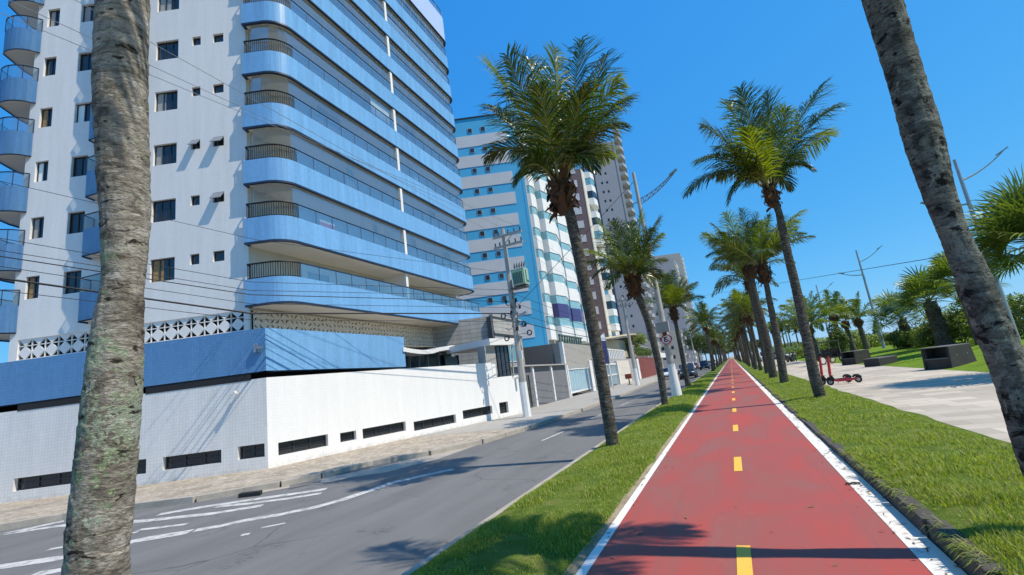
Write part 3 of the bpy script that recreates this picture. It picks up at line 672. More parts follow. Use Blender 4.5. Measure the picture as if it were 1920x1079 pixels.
mb.quad(FPw.p(12.42, 0, 2.15), FPw.p(12.42, -.22, 2.15), FPw.p(12.42, -.22, ztw), FPw.p(12.42, 0, ztw))
mb.build('street_wall', [M['wallw'], M['lgrey']], pod)
for F, hh in ((FPl, hl), (FPw, hf)):
    for h in hh:
        wd = h[1]-h[0]; window(F, *h, 0, pod, .2, max(1, int(wd/.85)) if wd > .9 else 0, rows=2, bar=.05, pmat='door' if random.random() < .6 else 'pane', name='vent_window')
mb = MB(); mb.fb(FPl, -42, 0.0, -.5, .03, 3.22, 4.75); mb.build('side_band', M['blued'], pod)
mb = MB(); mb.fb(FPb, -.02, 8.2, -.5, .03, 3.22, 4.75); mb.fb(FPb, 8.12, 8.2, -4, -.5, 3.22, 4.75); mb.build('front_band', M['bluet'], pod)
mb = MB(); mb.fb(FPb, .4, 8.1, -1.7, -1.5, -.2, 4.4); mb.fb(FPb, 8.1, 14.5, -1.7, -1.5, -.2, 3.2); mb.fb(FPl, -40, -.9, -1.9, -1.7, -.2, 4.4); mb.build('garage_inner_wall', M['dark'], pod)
mb = MB(); mb.quad(FPb.p(.2, -.5, 4.42), FPb.p(14.5, -.5, 4.42), FPb.p(14.5, -4.2, 4.42), FPb.p(-1, -4.2, 4.42)); mb.quad(FPl.p(-30, -.5, 4.42), FPl.p(-.4, -.5, 4.42), FPl.p(-.4, -3.8, 4.42), FPl.p(-30, -3.8, 4.42)); mb.build('terrace', M['concrete'], pod)
mb = MB(); sx = FPl.px(470, 700)[0]
for s0, s1 in ((-8.9, -6.2), (-4.3, -.55)): mb.fb(FPl, s0, s1, -.02, .012, 2.98-.03, 3.215, 0)
mb.build('dark_slot', M['dark'], pod)
# lobby glass, wavy canopy and guard booth at the right end
lob = thing('guard_booth', 'low guard booth and lobby glazing under a white concrete canopy beside the blue band', 'booth', FPb.p(11, -1.2, 2.2))
mb = MB(); g = []
for i in range(25):
    s = 8.0+6.7*i/24; z = 3.98-.10*math.sin(max(0, (s-8)/3.3)*math.pi)*(s < 11.3)+.22*max(0, min(1, (s-10.6)/2.2)); g.append((s, z))
for (a, za), (b, zb_) in zip(g, g[1:]):
    mb.ob(FPb.p(a, -3.2, za), FPb.a*(b-a), FPb.n*3.3, (0, 0, .22))
mb.build('canopy', M['white'], lob)
mb = MB(); mb.quad(FPb.p(8.2, -.95, 2.4), FPb.p(14.2, -.75, 2.4), FPb.p(14.2, -.75, 4.2), FPb.p(8.2, -.95, 4.0), 0); mb.build('lobby_glass', plain('lobby_glass', (.05, .085, .11), .06, .3, .8, spec=.8), lob)
for s in (9.6, 10.5, 11.4, 12.6):
    mb = MB(); mb.fb(FPb, s, s+.06, -.92, -.70, 2.4, 4.15); mb.build('mullion', M['alu'], lob)
mb = MB(); mb.fb(FPb, 13.05, 14.7, -.74, -.6, 2.6, 3.85, 0); mb.fb(FPb, 12.98, 13.05, -.78, -.55, 2.5, 3.95, 1); mb.fb(FPb, 14.7, 14.76, -.78, -.55, 2.5, 3.95, 1); mb.build('dark_window', [M['door'], M['black']], lob)
bo = FPw.p(12.4, 0, 0); FB = Frame((bo.x, bo.y), dW)
mb = MB(); mb.fb(FB, -.35, .55, -.6, -.05, 2.2, 3.95); mb.build('pilaster', M['lgrey'], lob)
mb = MB(); mb.fb(FB, -.2, 2.5, -3.2, .25, 3.95, 4.32); mb.build('booth_roof', M['white'], lob)
window(FB, .62, 1.75, 2.0, 3.93, .1, lob, .16, 2, pmat='pane', name='booth_window')
mb = MB(); mb.tube([FB.p(1.85, .05, 2.1), FB.p(2.0, .1, 3.9)], .05, 6); mb.fb(FB, 1.8, 2.3, -1.6, -.4, 2.1, 3.95); mb.build('booth_pier', M['lgrey'], lob)
mb = MB(); q = FB.p(2.1, .25, 2.05); mb.tube([q+V((-.25, 0, -.05)), q+V((.25, 0, .0))], .09, 8); mb.tube([q, q-FB.n*.3], .03, 6)
tag(mb.build('floodlight', M['white']), 'small white floodlight on the white wall beside the power pole', 'light')
mb = MB(); q = FPl.p(-1.05, .1, 2.55); mb.ob(q, FPl.a*.1, FPl.n*.22, V((0, 0, .1))); mb.tube([q-FPl.n*.1+V((.05, 0, .05)), q+V((.05, 0, .05))], .02, 6)
tag(mb.build('security_camera', M['white']), 'small white security camera on the tiled side wall under the blue band', 'camera')
mb = MB(); q = FPl.p(-.35, .03, 3.9); mb.ob(q, FPl.a*.10, FPl.n*.14, V((0, 0, .3))); mb.ob(q+V((.12, 0, .1)), FPl.a*.2, FPl.n*.1, V((0, 0, .09)))
tag(mb.build('alarm_box', M['alu']), 'grey alarm box on the deep blue band near the corner', 'box')
mb = MB(); mb.fb(FT, 4.15, 5.2, -.115, -.09, ZB+ST+1.285, ZB+ST+1.66, 0); mb.fb(FT, 4.15, 5.2, -.1155, -.087, ZB+ST+1.285, ZB+ST+1.54, 1)
tag(mb.build('balcony_banner', [M['white'], plain('banner_red', (.62, .10, .14), .6, .1, 6)]), 'small red and white banner tied to a balcony rail of the blue tower', 'banner')

M['bayglass'] = plain('pale_bay_glass', (.26, .46, .50), .15, .15, 2, spec=.6)

# ================================================================== NEIGHBOURING BUILDINGS
def block(mb, F, G, s0, s1, depth, z0, z1, mi=0):              # plain mass behind a front frame F
    mb.fb(F, s0, s1, -depth, 0, z0, z1, mi)
# ---- grey walled neighbour with gate
GX = -13.0
GFp = Frame((-13.0, 27.6), dF)
gw = thing('grey_wall', 'dark grey rendered street wall with white posts and a glass gate', 'wall', (-13, 31, -.08))
mb = MB(); mb.fb(GFp, -1.6, 13.2, -.3, 0, -.1, 2.72); mb.build('front_wall', M['grey'], gw)
mb = MB(); mb.fb(GFp, .0, 12.4, -.5, .28, 2.74, 2.84); mb.build('ledge', M['lgrey'], gw)
for s in (4.0, 8.15, 12.6):
    mb = MB(); mb.fb(GFp, s, s+.28, 0, .16, -.1, 2.72); mb.build('post', M['white'], gw)
mb = MB(); mb.fb(GFp, .9, 3.4, .005, .03, .0, 2.15, 0)
for s in (.9, 1.7, 2.5, 3.34): mb.fb(GFp, s, s+.07, .03, .07, 0, 2.15, 1)
mb.build('gate', [plain('gate_glass', (.06, .065, .06), .15, .3, 2), M['frame']], gw)
sw = thing('grey_building', 'dark grey windowless side wall rising behind the street wall', 'building', (-14, 38, 2.8))
GS = Frame((-13.5, 40.3), UL)
mb = MB(); mb.quad(GS.p(-14, 0, 0), GS.p(0, 0, 0), GS.p(0, 0, 4.75), GS.p(-14, 0, 4.75)); mb.build('side_wall', M['dgrey'], sw)
GF2 = Frame((-13.45, 40.3), dF)
mb = MB(); mb.fb(GF2, -.25, 17, -8, 0, 2.7, 4.75); mb.build('upper_wall', M['concrete'], sw)
mb = MB(); mb.fb(GF2, -.3, .15, -.1, .2, -.1, 4.8); mb.fb(GF2, 8.6, 9.1, -.1, .2, -.1, 4.3); mb.build('pilasters', M['white'], sw) if False else None
for s, z1 in ((-.3, 4.8), (8.4, 3.1)):
    mb = MB(); mb.fb(GF2, s, s+(.4 if s < 0 else 1.2), -.1, .2, -.1, z1); mb.build('pilaster', M['white'], sw)
mb = MB(); mb.fb(GF2, .6, 8.0, -.2, .03, .35, 2.3, 0); mb.fb(GF2, .4, 8.2, -.1, .1, 2.3, 2.42, 1); mb.fb(GF2, .4, .6, -.1, .1, -.1, 2.3, 1); mb.fb(GF2, .6, 8.0, -.1, .06, .2, .35, 1)
for i in range(9): mb.fb(GF2, .6+i*.92, .64+i*.92, .03, .045, .36, 2.3, 1)
mb.build('garage_door', [plain('pale_blue_gate', (.33, .50, .58), .25, .08, 1), M['white']], sw)
mb = MB(); mb.fb(GF2, .3, 8.5, -.15, .12, 2.42, 2.75); mb.build('lintel', M['lgrey'], sw)
def balustrade(F, s0, s1, n, z0, z1, parent, mat, step=.55, name='balustrade'):
    b = MB(); b.fb(F, s0, s1, n-.12, n+.06, z1-.12, z1); s = s0
    while s < s1: b.fb(F, s, s+step*.45, n-.08, n+.02, z0, z1-.12); s += step
    b.build(name, mat, parent)
balustrade(GF2, .2, 8.2, -.1, 4.75, 5.55, sw, plain('green_rail', (.10, .15, .13), .6, .2, 3), .8)
# second gate bay, beige wall, red wall and terrace with plants
tb = thing('terrace_house', 'low beige house with white gates and a balustraded terrace behind the second utility pole', 'house', (-13.4, 60, -.08))
GF3 = Frame((-13.3, 50.3), dF)
mb = MB(); mb.fb(GF3, .3, 30, -8, -.3, -.1, 3.3); mb.build('wall', M['lgrey'], tb)
for s in (2.0, 7.0):
    mb = MB(); mb.fb(GF3, s, s+4.4, -.28, -.18, .1, 2.5, 0)
    for i in range(8): mb.fb(GF3, s+.2+i*.55, s+.28+i*.55, -.18, -.1, .1, 2.6, 1)
    mb.fb(GF3, s-.2, s+4.6, -.2, -.06, 2.5, 2.68, 1); mb.fb(GF3, s-.2, s+4.6, -.2, -.06, 1.2, 1.32, 1); mb.build('gate', [M['blueglass'], M['white']], tb)
for s in (1.4, 6.6, 11.8):
    mb = MB(); mb.fb(GF3, s, s+.45, -.4, .1, -.1, 2.9); mb.build('gate_post', M['white'], tb)
mb = MB(); mb.fb(GF3, 12.4, 22, -.3, -.1, -.1, 3.0); mb.build('beige_wall', M['cream'], tb)
balustrade(GF3, 4, 22, -.5, 3.3, 4.6, tb, M['white'], 1.1)
mb = MB(); mb.fb(GF3, 6, 16, -6, -2.5, 4.5, 4.7); mb.fb(GF3, 6, 6.2, -6, -2.5, 3.3, 4.5); mb.fb(GF3, 15.8, 16, -6, -2.5, 3.3, 4.5); mb.build('awning', plain('green_awning', (.03, .16, .11), .6, .1), tb)
rh = thing('yellow_house', 'pale yellow house with a curved roof edge behind a brick red garden wall', 'house', (-13.5, 86, -.08))
GF4 = Frame((-13.6, 76.0), dF)
mb = MB(); mb.fb(GF4, 2.5, 24, -.4, 0, -.1, 3.4); mb.build('garden_wall', M['redb'], rh)
mb = MB(); mb.fb(GF4, .6, 2.4, -.5, .1, -.1, 3.2); mb.build('gate_pier', M['white'], rh)
balustrade(GF4, 1.5, 24, -.8, 3.4, 5.6, rh, M['lgrey'], .45, 'slat_fence')
mb = MB(); mb.fb(GF4, 0, 22, -9, -2.2, 0, 6.6); mb.build('wall', plain('yellow_render', (.52, .48, .36), .7, .1, .5), rh)
mb = MB(); pts = [GF4.p(-1+24*i/20, -9.5, 6.6+.8*math.sin(math.pi*i/20)**.6) for i in range(21)]
for a, b in zip(pts, pts[1:]): mb.ob(a, b-a, GF4.n*9.0, (0, 0, .3))
mb.build('roof', plain('ochre_roof', (.48, .42, .28), .7, .1), rh)
# ---- clapboard annex behind the guard booth
an = thing('grey_annex', 'weathered grey boarded upper storey behind the guard booth and utility pole', 'building', (-17, 33, 2))
AF = Frame((-15.6, 31.5), dF); AL = Frame((-15.6, 31.5), UL)
brd = tiled('weathered_boards', (.40, .39, .365), .32, .6, .08, .8, .1, .5, .2, 8)
mb = MB(); mb.quad(AL.p(-8, 0, 0), AL.p(0, 0, 0), AL.p(0, 0, 6.9), AL.p(-8, 0, 6.9)); mb.quad(AF.p(0, 0, 0), AF.p(5.5, 0, 0), AF.p(5.5, 0, 6.9), AF.p(0, 0, 6.9)); mb.poly([AL.p(-8, 0, 6.88), AL.p(0, 0, 6.88), AF.p(5.5, 0, 6.88), AF.p(5.5, -9, 6.88)]); mb.build('wall', brd, an)
mb = MB(); mb.fb(AF, -.1, 5.6, -.2, .15, 5.55, 5.7); mb.fb(AF, -.1, 5.6, -.2, .12, 6.85, 7.0); mb.build('cornice', M['lgrey'], an)
window(AF, 1.8, 4.6, 3.4, 5.0, .16, an, .16, 2, fmat='white', pmat='blueglass')
mb = MB(); mb.fb(AF, -.35, .0, -.3, .05, 5.2, 6.8); mb.build('corner_grille', M['dgrey'], an)
# ---- cyan striped block
CF = Frame((-19.5, 53.7), dF); CL = Frame((-19.5, 53.7), UL)
cy = thing('apartment_building', 'cyan and white striped apartment block with rows of white bay balconies', 'building', (-22, 55, 0))
CS, CZ = 2.89, 37.1
mb = MB(); mb.quad(CL.p(-16, 0, 0), CL.p(0, 0, 0), CL.p(0, 0, CZ), CL.p(-16, 0, CZ), 0)
mb.quad(CF.p(0, 0, 0), CF.p(22, 0, 0), CF.p(22, 0, CZ-3), CF.p(0, 0, CZ-3), 1); mb.poly([CL.p(-16, 0, CZ-.2), CL.p(0, 0, CZ-.2), CF.p(22, 0, CZ-.2), CF.p(22, -18, CZ-.2)], 2)
mb.quad(CF.p(22, 0, 0), CF.p(22, -18, 0), CF.p(22, -18, CZ), CF.p(22, 0, CZ), 1)
zt0 = CL.px(878.2, 332)[1]; zs = []
for k in range(-2, 12):
    zt = zt0-CS*k
    if zt < 3: continue
    e = -1.45; mb.fb(CL, -15.95, e, .0, .05, zt-1.62, zt, 2); zs.append(zt)
mb.fb(CL, -16.1, .1, -.3, .12, CZ-.05, CZ+.12, 3); mb.fb(CL, -.35, .0, .0, .03, 0, CZ-.1, 0)
mb.build('wall', [M['cyan'], M['lgrey'], M['stripe'], M['frame']], cy)
for zt in zs:
    for x in (-6.6, -4.85):
        if zt < 7: continue
        wf = MB(); wf.fb(CL, x, x+.62, .0, .06, zt+.38, zt+1.05, 0); wf.fb(CL, x+.05, x+.57, .06, .065, zt+.43, zt+1.0, 1); wf.build('window', [M['lgrey'], M['pane']], cy)
    wf = MB(); wf.fb(CL, -9.9, -9.25, .0, .05, zt+.05, zt+1.15); wf.build('shutter', M['stripe'], cy)
def bay(F, s0, s1, zb, parent, mats, h=1.78, hg=.86, d=1.25):
    pts = [(s0, 0), (s0+.08, d*.75), (s0+.45*(s1-s0), d*1.15), (s1-.08, d*.75), (s1, 0)]; b = MB()
    b.prism([F.p(s, n, zb) for s, n in pts], (0, 0, h)); bo = b.build('bay_balcony', mats[0], parent)
    g = MB()
    for (a, na), (c, nc) in zip(pts, pts[1:]): g.quad(F.p(a, na-.08, zb+h), F.p(c, nc-.08, zb+h), F.p(c, nc-.08, zb+h+hg+.25), F.p(a, na-.08, zb+h+hg+.25))
    g.build('bay_window', mats[1], bo); return bo
zb0 = CF.px(1030, 556)[1]
for k in range(-3, 8):
    zb = zb0+CS*k
    if zb < 4 or zb+2 > CZ: continue
    low = abs(k+1) < .5
    for s0, s1 in ((.35, 2.6), (3.0, 8.8), (9.3, 15.2), (15.8, 21.5)):
        bay(CF, s0, s1, zb, cy, [M['purple'] if k == -1 and s1 > 3 and s1 < 16 else M['white'], M['bayglass']], d=.5 if s1 < 3 else 1.35)
mb = MB(); mb.fb(CF, .3, 21.5, -2, -.6, CZ-3, CZ-1.2); mb.build('penthouse', M['lgrey'], cy)
# ---- brown block
BF = Frame((-20.0, 89.5), dF); BL = Frame((-20.0, 89.5), UL)
br = thing('apartment_building', 'dusky brown apartment block with pale window panels and white balconies', 'building', (-23, 92, 0)); BS, BZ = 2.93, 43
mb = MB(); mb.quad(BL.p(-15, 0, 0), BL.p(0, 0, 0), BL.p(0, 0, BZ), BL.p(-15, 0, BZ), 0); mb.quad(BF.p(0, 0, 0), BF.p(11, 0, 0), BF.p(11, 0, BZ), BF.p(0, 0, BZ), 1); mb.poly([BL.p(-15, 0, BZ), BL.p(0, 0, BZ), BF.p(11, 0, BZ), BF.p(11, -18, BZ)], 1); mb.quad(BF.p(11, 0, 0), BF.p(11, -18, 0), BF.p(11, -18, BZ), BF.p(11, 0, BZ), 1)
mb.fb(BL, -.18, .0, 0, .06, 0, BZ, 1)
mb.build('wall', [M['brown'], M['cream']], br)
zb0 = BL.px(1080+210/9, 380+775/9)[1]
for k in range(-8, 7):
    z = zb0+BS*k
    if z < 3: continue
    wf = MB(); wf.fb(BL, -5.6, -1.25, 0, .05, z-1.5, z); wf.build('window_panel', M['stripe'], br)
    b = MB(); pts = [(2.2, 0), (2.5, 1.1), (4.5, 1.4), (6.5, 1.1), (6.8, 0)] ; zz = z-1.9
    b.prism([BF.p(s, n, zz) for s, n in pts], (0, 0, 1.35)); bo = b.build('balcony', M['white'], br)
    g = MB()
    if k % 3:
        for (a, na), (c, nc) in zip(pts, pts[1:]): g.quad(BF.p(a, na-.1, zz+1.35), BF.p(c, nc-.1, zz+1.35), BF.p(c, nc-.1, zz+2.9), BF.p(a, na-.1, zz+2.9))
    else: g.fb(BF, 3, 6, .02, .08, zz+1.4, zz+2.7)
    g.build('glazing', M['blueglass'] if k % 2 else M['pane'], bo)
    wf = MB(); wf.fb(BF, 7.6, 9.6, 0, .05, z-1.2, z+.2); wf.build('window', M['pane'], br)
# ---- tall grey tower
TF = Frame((-19.5, 139), dF); TL = Frame((-19.5, 139), UL)
gt = thing('tower_block', 'tall slender grey tower with paired small windows and stacked balconies on its edge', 'building', (-22, 142, 0)); TZ = 71.5; TS = 2.97
zq = TL.px(1080+565/9, 260+895/9)[1]
mb = MB(); holes = []
for k in range(-16, 7):
    z = zq+TS*k
    if z > 6: holes += [(-4.55, -3.95, z-.35, z+.45), (-6.1, -5.5, z-.35, z+.45)]
holed(mb, TL, -7.6, 0, 0, TZ, holes, depth=.3); mb.quad(TF.p(0, 0, 0), TF.p(15, 0, 0), TF.p(15, 0, TZ), TF.p(0, 0, TZ)); mb.quad(TL.p(-7.6, 0, 0), TL.p(-7.6, -3, 0), TL.p(-7.6, -3, TZ), TL.p(-7.6, 0, TZ)); mb.poly([TL.p(-7.6, 0, TZ), TL.p(0, 0, TZ), TF.p(15, 0, TZ), TF.p(15, -18, TZ), TL.p(-7.6, -14, TZ)])
mb.fb(TL, -.55, 0, 0, .12, 0, TZ, 0)
mb.build('wall', [M['towergrey']], gt)
mb = MB(); holes2 = []
for k in range(-17, 5):
    z = zq+TS*k-.7
    if z > 5: holes2 += [(-9.3, -8.3, z-.6, z+.8), (-11.2, -10.2, z-.6, z+.8)]
holed(mb, TL, -14, -7.6, 0, TZ-8, holes2, n=-1.2, depth=.3); mb.build('recessed_wing', M['towerdark'], gt)
for h in holes: mb = MB(); mb.fb(TL, h[0], h[1], -.3, -.26, h[2], h[3]); mb.build('window', M['pane'], gt)
for h in holes2[:44]: mb = MB(); mb.fb(TL, h[0], h[1], -1.5, -1.46, h[2], h[3]); mb.build('window', M['pane'], gt)
for k in range(-17, 8):
    z = zq+TS*k
    if z < 6: continue
    mb = MB(); mb.prism([TF.p(s, n, z-1.0) for s, n in ((.6, 0), (.9, 1.5), (4, 2.0), (7, 1.5), (7.4, 0))], (0, 0, 1.1)); mb.prism([TF.p(s, n, z+1.65) for s, n in ((.6, 0), (.9, 1.3), (4, 1.8), (7, 1.3), (7.4, 0))], (0, 0, .2)); mb.build('balcony', M['lgrey'], gt)
# ---- pale far towers and lower blocks down the street
def slab(name, label, Y, X, wid, ln, z, mat, rows, cat='building', wins=True):
    F = Frame((X, Y), dF); G = Frame((X, Y), UL); t = thing(name, label, cat, (X-2, Y+2, 0))
    b = MB(); hs = []
    if wins:
        for k in range(1, rows):
            for s in np.arange(-wid+1.2, -1.5, 3.4): hs.append((s, s+1.1, z*k/rows, z*k/rows+1.3))
    holed(b, G, -wid, 0, 0, z, hs, depth=.3); b.quad(F.p(0, 0, 0), F.p(ln, 0, 0), F.p(ln, 0, z), F.p(0, 0, z)); b.poly([G.p(-wid, 0, z), G.p(0, 0, z), F.p(ln, 0, z), F.p(ln, -wid, z)]); b.fb(F, 0, ln, 0, .1, z-1.2, z, 0); b.build('wall', mat, t)
    if hs:
        for k in range(1, rows):
            p = MB(); row = [h for h in hs if abs(h[2]-z*k/rows) < .01]; p.fb(G, row[0][0], row[-1][1], -.3, -.27, row[0][2], row[0][3]); p.build('window_row', M['pane'], t)
    for k in range(1, rows):
        p = MB(); p.fb(F, 1, ln-1, 0, 1.1, z*k/rows-.3, z*k/rows+.8); p.build('balcony', M['white'] if mat != M['concrete'] else M['lgrey'], t)
slab('tower_block', 'plain pale grey tower rising behind the second median palm', 258, -17.2, 34, 16, 56, M['towergrey'], 18, wins=False)
slab('tower_block', 'narrow pale tower edge seen behind the grey slab tower', 330, -17, 22, 16, 74, M['lgrey'], 24, wins=False)
slab('apartment_building', 'low unfinished concrete block beside the far parked cars', 180, -14.5, 16, 10, 13.5, M['concrete'], 4)
slab('apartment_building', 'weathered beige low block between the red wall and the far trees', 112, -15.5, 9, 14, 7.5, M['lgrey'], 2)

# ================================================================== PALMS
def bez(a, c, b, t): return a*((1-t)**2)+c*(2*t*(1-t))+b*(t*t)
class Arr:
    def __init__(s): s.v = []; s.q = []; s.n = 0
    def quad(s, *p): s.v.extend(p); s.q.append((s.n, s.n+1, s.n+2, s.n+3)); s.n += 4
def frond(A, rb, p0, p1, sag, n=52, ll=.66, lw=.034, rng=random, dz=.6, bare=.14):
    """feather leaf from p0 to p1, bowed upward by sag; leaflets in A, stem in rb"""
    p0, p1 = V(p0), V(p1); d = p1-p0; c = p0.lerp(p1, .46)+V((0, 0, sag*1.25)); L = d.length
    ref = V((0, 0, 1)); stem = [bez(p0, c, p1, i/9) for i in range(10)]
    rb.tube(stem, [.030*(1-i/10)+.005 for i in range(10)], 5, cap=False)
    roll = rng.uniform(-.5, .5)
    for i in range(n):
        t = bare+(1-bare)*(i+.3)/n
        P = bez(p0, c, p1, t); T = (bez(p0, c, p1, min(1, t+.01))-bez(p0, c, p1, t-.01)).normalized()
        S = T.cross(ref)
        if S.length < .15: S = T.cross(V((.3, 1, 0)))
        S.normalize(); U = S.cross(T); S, U = S*math.cos(roll)+U*math.sin(roll), U*math.cos(roll)-S*math.sin(roll)
        u = (t-bare)/(1-bare); l0 = ll*(max(.05, math.sin(math.pi*(.16+.80*u)))**.75)*(L/3.2)**.5; ang = R_(54-29*u)
        for sg in (-1, 1):
            l = l0*rng.uniform(.82, 1.1)
            D = (T*math.cos(ang)+S*(sg*math.sin(ang))+U*rng.uniform(.02, .26)+V((rng.uniform(-.09, .09), rng.uniform(-.09, .09), rng.uniform(-.22, .0)))).normalized()
            D2 = (D+V((0, 0, -dz*rng.uniform(.5, 1.7)))).normalized(); W = D.cross(U)
            if W.length < .1: continue
            W = W.normalized()*lw*.5*rng.uniform(.8, 1.15); W = W+U*rng.uniform(-.3, .3)*lw
            q1 = P+D*(l*.45); q2 = q1+D2*(l*.40); q3 = q2+(D2+V((0, 0, -dz*.5))).normalized()*l*.15
            A.quad(tuple(P-W*.6), tuple(P+W*.6), tuple(q1+W), tuple(q1-W)); A.v.extend((tuple(q2+W*.7), tuple(q2-W*.7), tuple(q3)))
            b = A.n-4; A.q.append((b+3, b+2, A.n, A.n+1)); A.q.append((A.n+1, A.n, A.n+2, A.n+2)); A.n += 3
def arr_obj(name, A, mat, parent):
    q = np.array(A.q, dtype=np.int32); tri = q[:, 2] == q[:, 3]
    me = bpy.data.meshes.new(name); off = WL[parent.name]; v = np.array(A.v, dtype=np.float32)-np.array(off, dtype=np.float32)
    loops = []; starts = []; tot = 0
    for f, t3 in zip(A.q, tri):
        starts.append(tot); k = 3 if t3 else 4; loops.extend(f[:k]); tot += k
    me.vertices.add(len(v)); me.vertices.foreach_set('co', v.ravel()); me.loops.add(tot); me.loops.foreach_set('vertex_index', np.array(loops, dtype=np.int32))
    me.polygons.add(len(starts)); me.polygons.foreach_set('loop_start', np.array(starts, dtype=np.int32)); me.materials.append(mat); me.update(calc_edges=True)
    o = bpy.data.objects.new(name, me); COL.objects.link(o); o.parent = parent; WL[o.name] = off; return o
def crinterp(P, t):
    n = len(P)-1; i = min(int(t*n), n-1); u = t*n-i; g = lambda k: P[max(0, min(n, k))]
    a, b, c, d = g(i-1), g(i), g(i+1), g(i+2)
    return (b*2+(c-a)*u+(a*2-b*5+c*4-d)*u*u+(b*3-a-c*3+d)*u*u*u)*.5
def trunk(name, pts, rad, mat, parent, nseg=14, nring=60, scar=.03, spacing=.14, lump=.04, seed=0):
    pts = [V(p) for p in pts]; vs = []; rr = [V((r, 0, 0)) for r in rad]
    for i in range(nring+1):
        t = i/nring; c = crinterp(pts, t); T = (crinterp(pts, min(1, t+.01))-crinterp(pts, max(0, t-.01))).normalized()
        x = (V((1, 0, 0))-T*T.x).normalized(); y = T.cross(x); r = crinterp(rr, t).x; z = c.z
        for j in range(nseg):
            a = 2*math.pi*j/nseg; ca, sa = math.cos(a), math.sin(a)
            zz = z+.05*mnoise.noise((ca*1.3+seed, sa*1.3, z*1.1)); ph = (zz/spacing) % 1
            k = 1+scar*(ph-.5)+lump*mnoise.noise((ca*1.6+seed, sa*1.6, z*2.2))+lump*.6*mnoise.noise((ca*4+seed, sa*4, z*7))
            if nseg > 40:
                ph2 = (z+.035*mnoise.noise((ca*2, sa*2, z*3+seed)))/.062 % 1; k += .024*(ph2**2-.3)*(.4+.9*max(0, mnoise.noise((ca*1.1, sa*1.1+seed, z*1.6))+.35))+.020*mnoise.noise((ca*8+seed, sa*8, z*24))+.05*max(0, mnoise.noise((ca*4, sa*4+seed, z*11))-.22)-.05*max(0, mnoise.noise((ca*5+9, sa*5+seed, z*12))-.34)
            vs.append(c+(x*ca+y*sa)*r*k)
    fs = [(i*nseg+j, i*nseg+(j+1) % nseg, (i+1)*nseg+(j+1) % nseg, (i+1)*nseg+j) for i in range(nring) for j in range(nseg)]
    return from_arrays(name, [tuple(v) for v in vs], fs, mat, parent, True)
def husk(parent, c, r, up=(0, 0, 1), n=90, rng=random, h=.75):
    """shaggy brown leaf bases and fibre under the crown"""
    b = MB(); up = V(up)
    b.tube([c-up*h*.62, c-up*h*.42, c-up*h*.12, c+up*h*.2, c+up*h*.55], [r*1.05, r*1.75, r*2.15, r*1.9, r*1.0], 12)
    for i in range(n):
        a = rng.uniform(0, 6.283); z = rng.uniform(-.62, .5)*h; o = V((math.cos(a), math.sin(a), 0)); s = V((-o.y, o.x, 0)); rr = r*(2.15-1.5*abs(z/h+.05)**1.3)
        p = c+up*z+o*rr*.92; l = rng.uniform(.16, .42)*h; dn = rng.random() < .45
        d = (o*rng.uniform(.25, .7)+s*rng.uniform(-.3, .3)+V((0, 0, -rng.uniform(.4, 1) if dn else rng.uniform(.5, 1.2)))).normalized(); w_ = rng.uniform(.04, .12)*h
        q = p+d*l; m_ = (p+q)/2+o*.06*h
        b.add((p-s*w_, p+s*w_, m_+s*w_*.8, m_-s*w_*.9, q+s*w_*.35, q-s*w_*.2), ((0, 1, 2, 3), (3, 2, 4, 5)))
    b.build('leaf_bases', M['husk'], parent)
def coconut(name, label, base, top, tips, r=.15, lean=None, seed=1, mat='bark', fr=None, trunkpts=None, rads=None, nseg=16, nring=70, ll=.66, hk=1.0, n=52, lmats=('leaf', 'leafy'), group='coconut palms lining the cycle path', lw=.034, apex=.35):
    rng = random.Random(seed); base, top = V(base), V(top)
    o = thing(name, label, 'palm tree', base, group)
    if trunkpts is None:
        mid = base.lerp(top, .5)+V(lean or (0, 0, 0)); trunkpts = [base, base.lerp(mid, .5)+V(lean or (0, 0, 0))*.25, mid, mid.lerp(top, .5)+V(lean or (0, 0, 0))*.25, top]
        rads = [r*1.25, r*1.02, r*.95, r*.88, r*.80]
    trunk('trunk', trunkpts, rads, M[mat], o, nseg, nring, seed=seed)
    husk(o, top+V((0, 0, .12*hk)), rads[-1], rng=rng, h=.75*hk)
    A, Y, rb = Arr(), Arr(), MB(); ap = top+V((0, 0, apex*hk))
    for i, (tp, sag) in enumerate(tips):
        q = ap+V((tp[0]-ap.x, tp[1]-ap.y, 0)).normalized()*rads[-1]*.8+V((0, 0, rng.uniform(-.15, .1)))
        up = (tp[2]-ap.z)/max(.1, (V(tp)-ap).length)
        frond(Y if (up > .45 and i % 3 == 0) else A, rb, q, tp, sag, rng=rng, ll=ll, n=n, lw=lw)
    arr_obj('crown', A, M[lmats[0]], o)
    if Y.q: arr_obj('young_fronds', Y, M[lmats[1]], o)
    rb.build('frond_stems', M['rachis'], o, smooth=True)
    return o
def autotips(top, n, L, seed, droop=.35, apex=.35, el0=80, el1=-22):
    rng = random.Random(seed); out = []; ap = V(top)+V((0, 0, apex))
    for i in range(n):
        el = R_(el0+(el1-el0)*((i+.5)/n)**1.05+rng.uniform(-6, 6)); az = i*2.39996+seed+rng.uniform(-.3, .3); l = L*rng.uniform(.85, 1.08)*(1.0 if el > 0 else .9)
        out.append(((ap.x+math.cos(az)*math.cos(el)*l, ap.y+math.sin(az)*math.cos(el)*l, ap.z+math.sin(el)*l-.0), droop*(.25+.75*math.cos(el))*l*.6))
    return out
def pxtips(top, lst, apex=.35):
    D = V(top).dot(HD); out = []
    for x, y, dd, sag in lst: out.append((tuple(onD(x, y, D+dd)), sag))
    return out
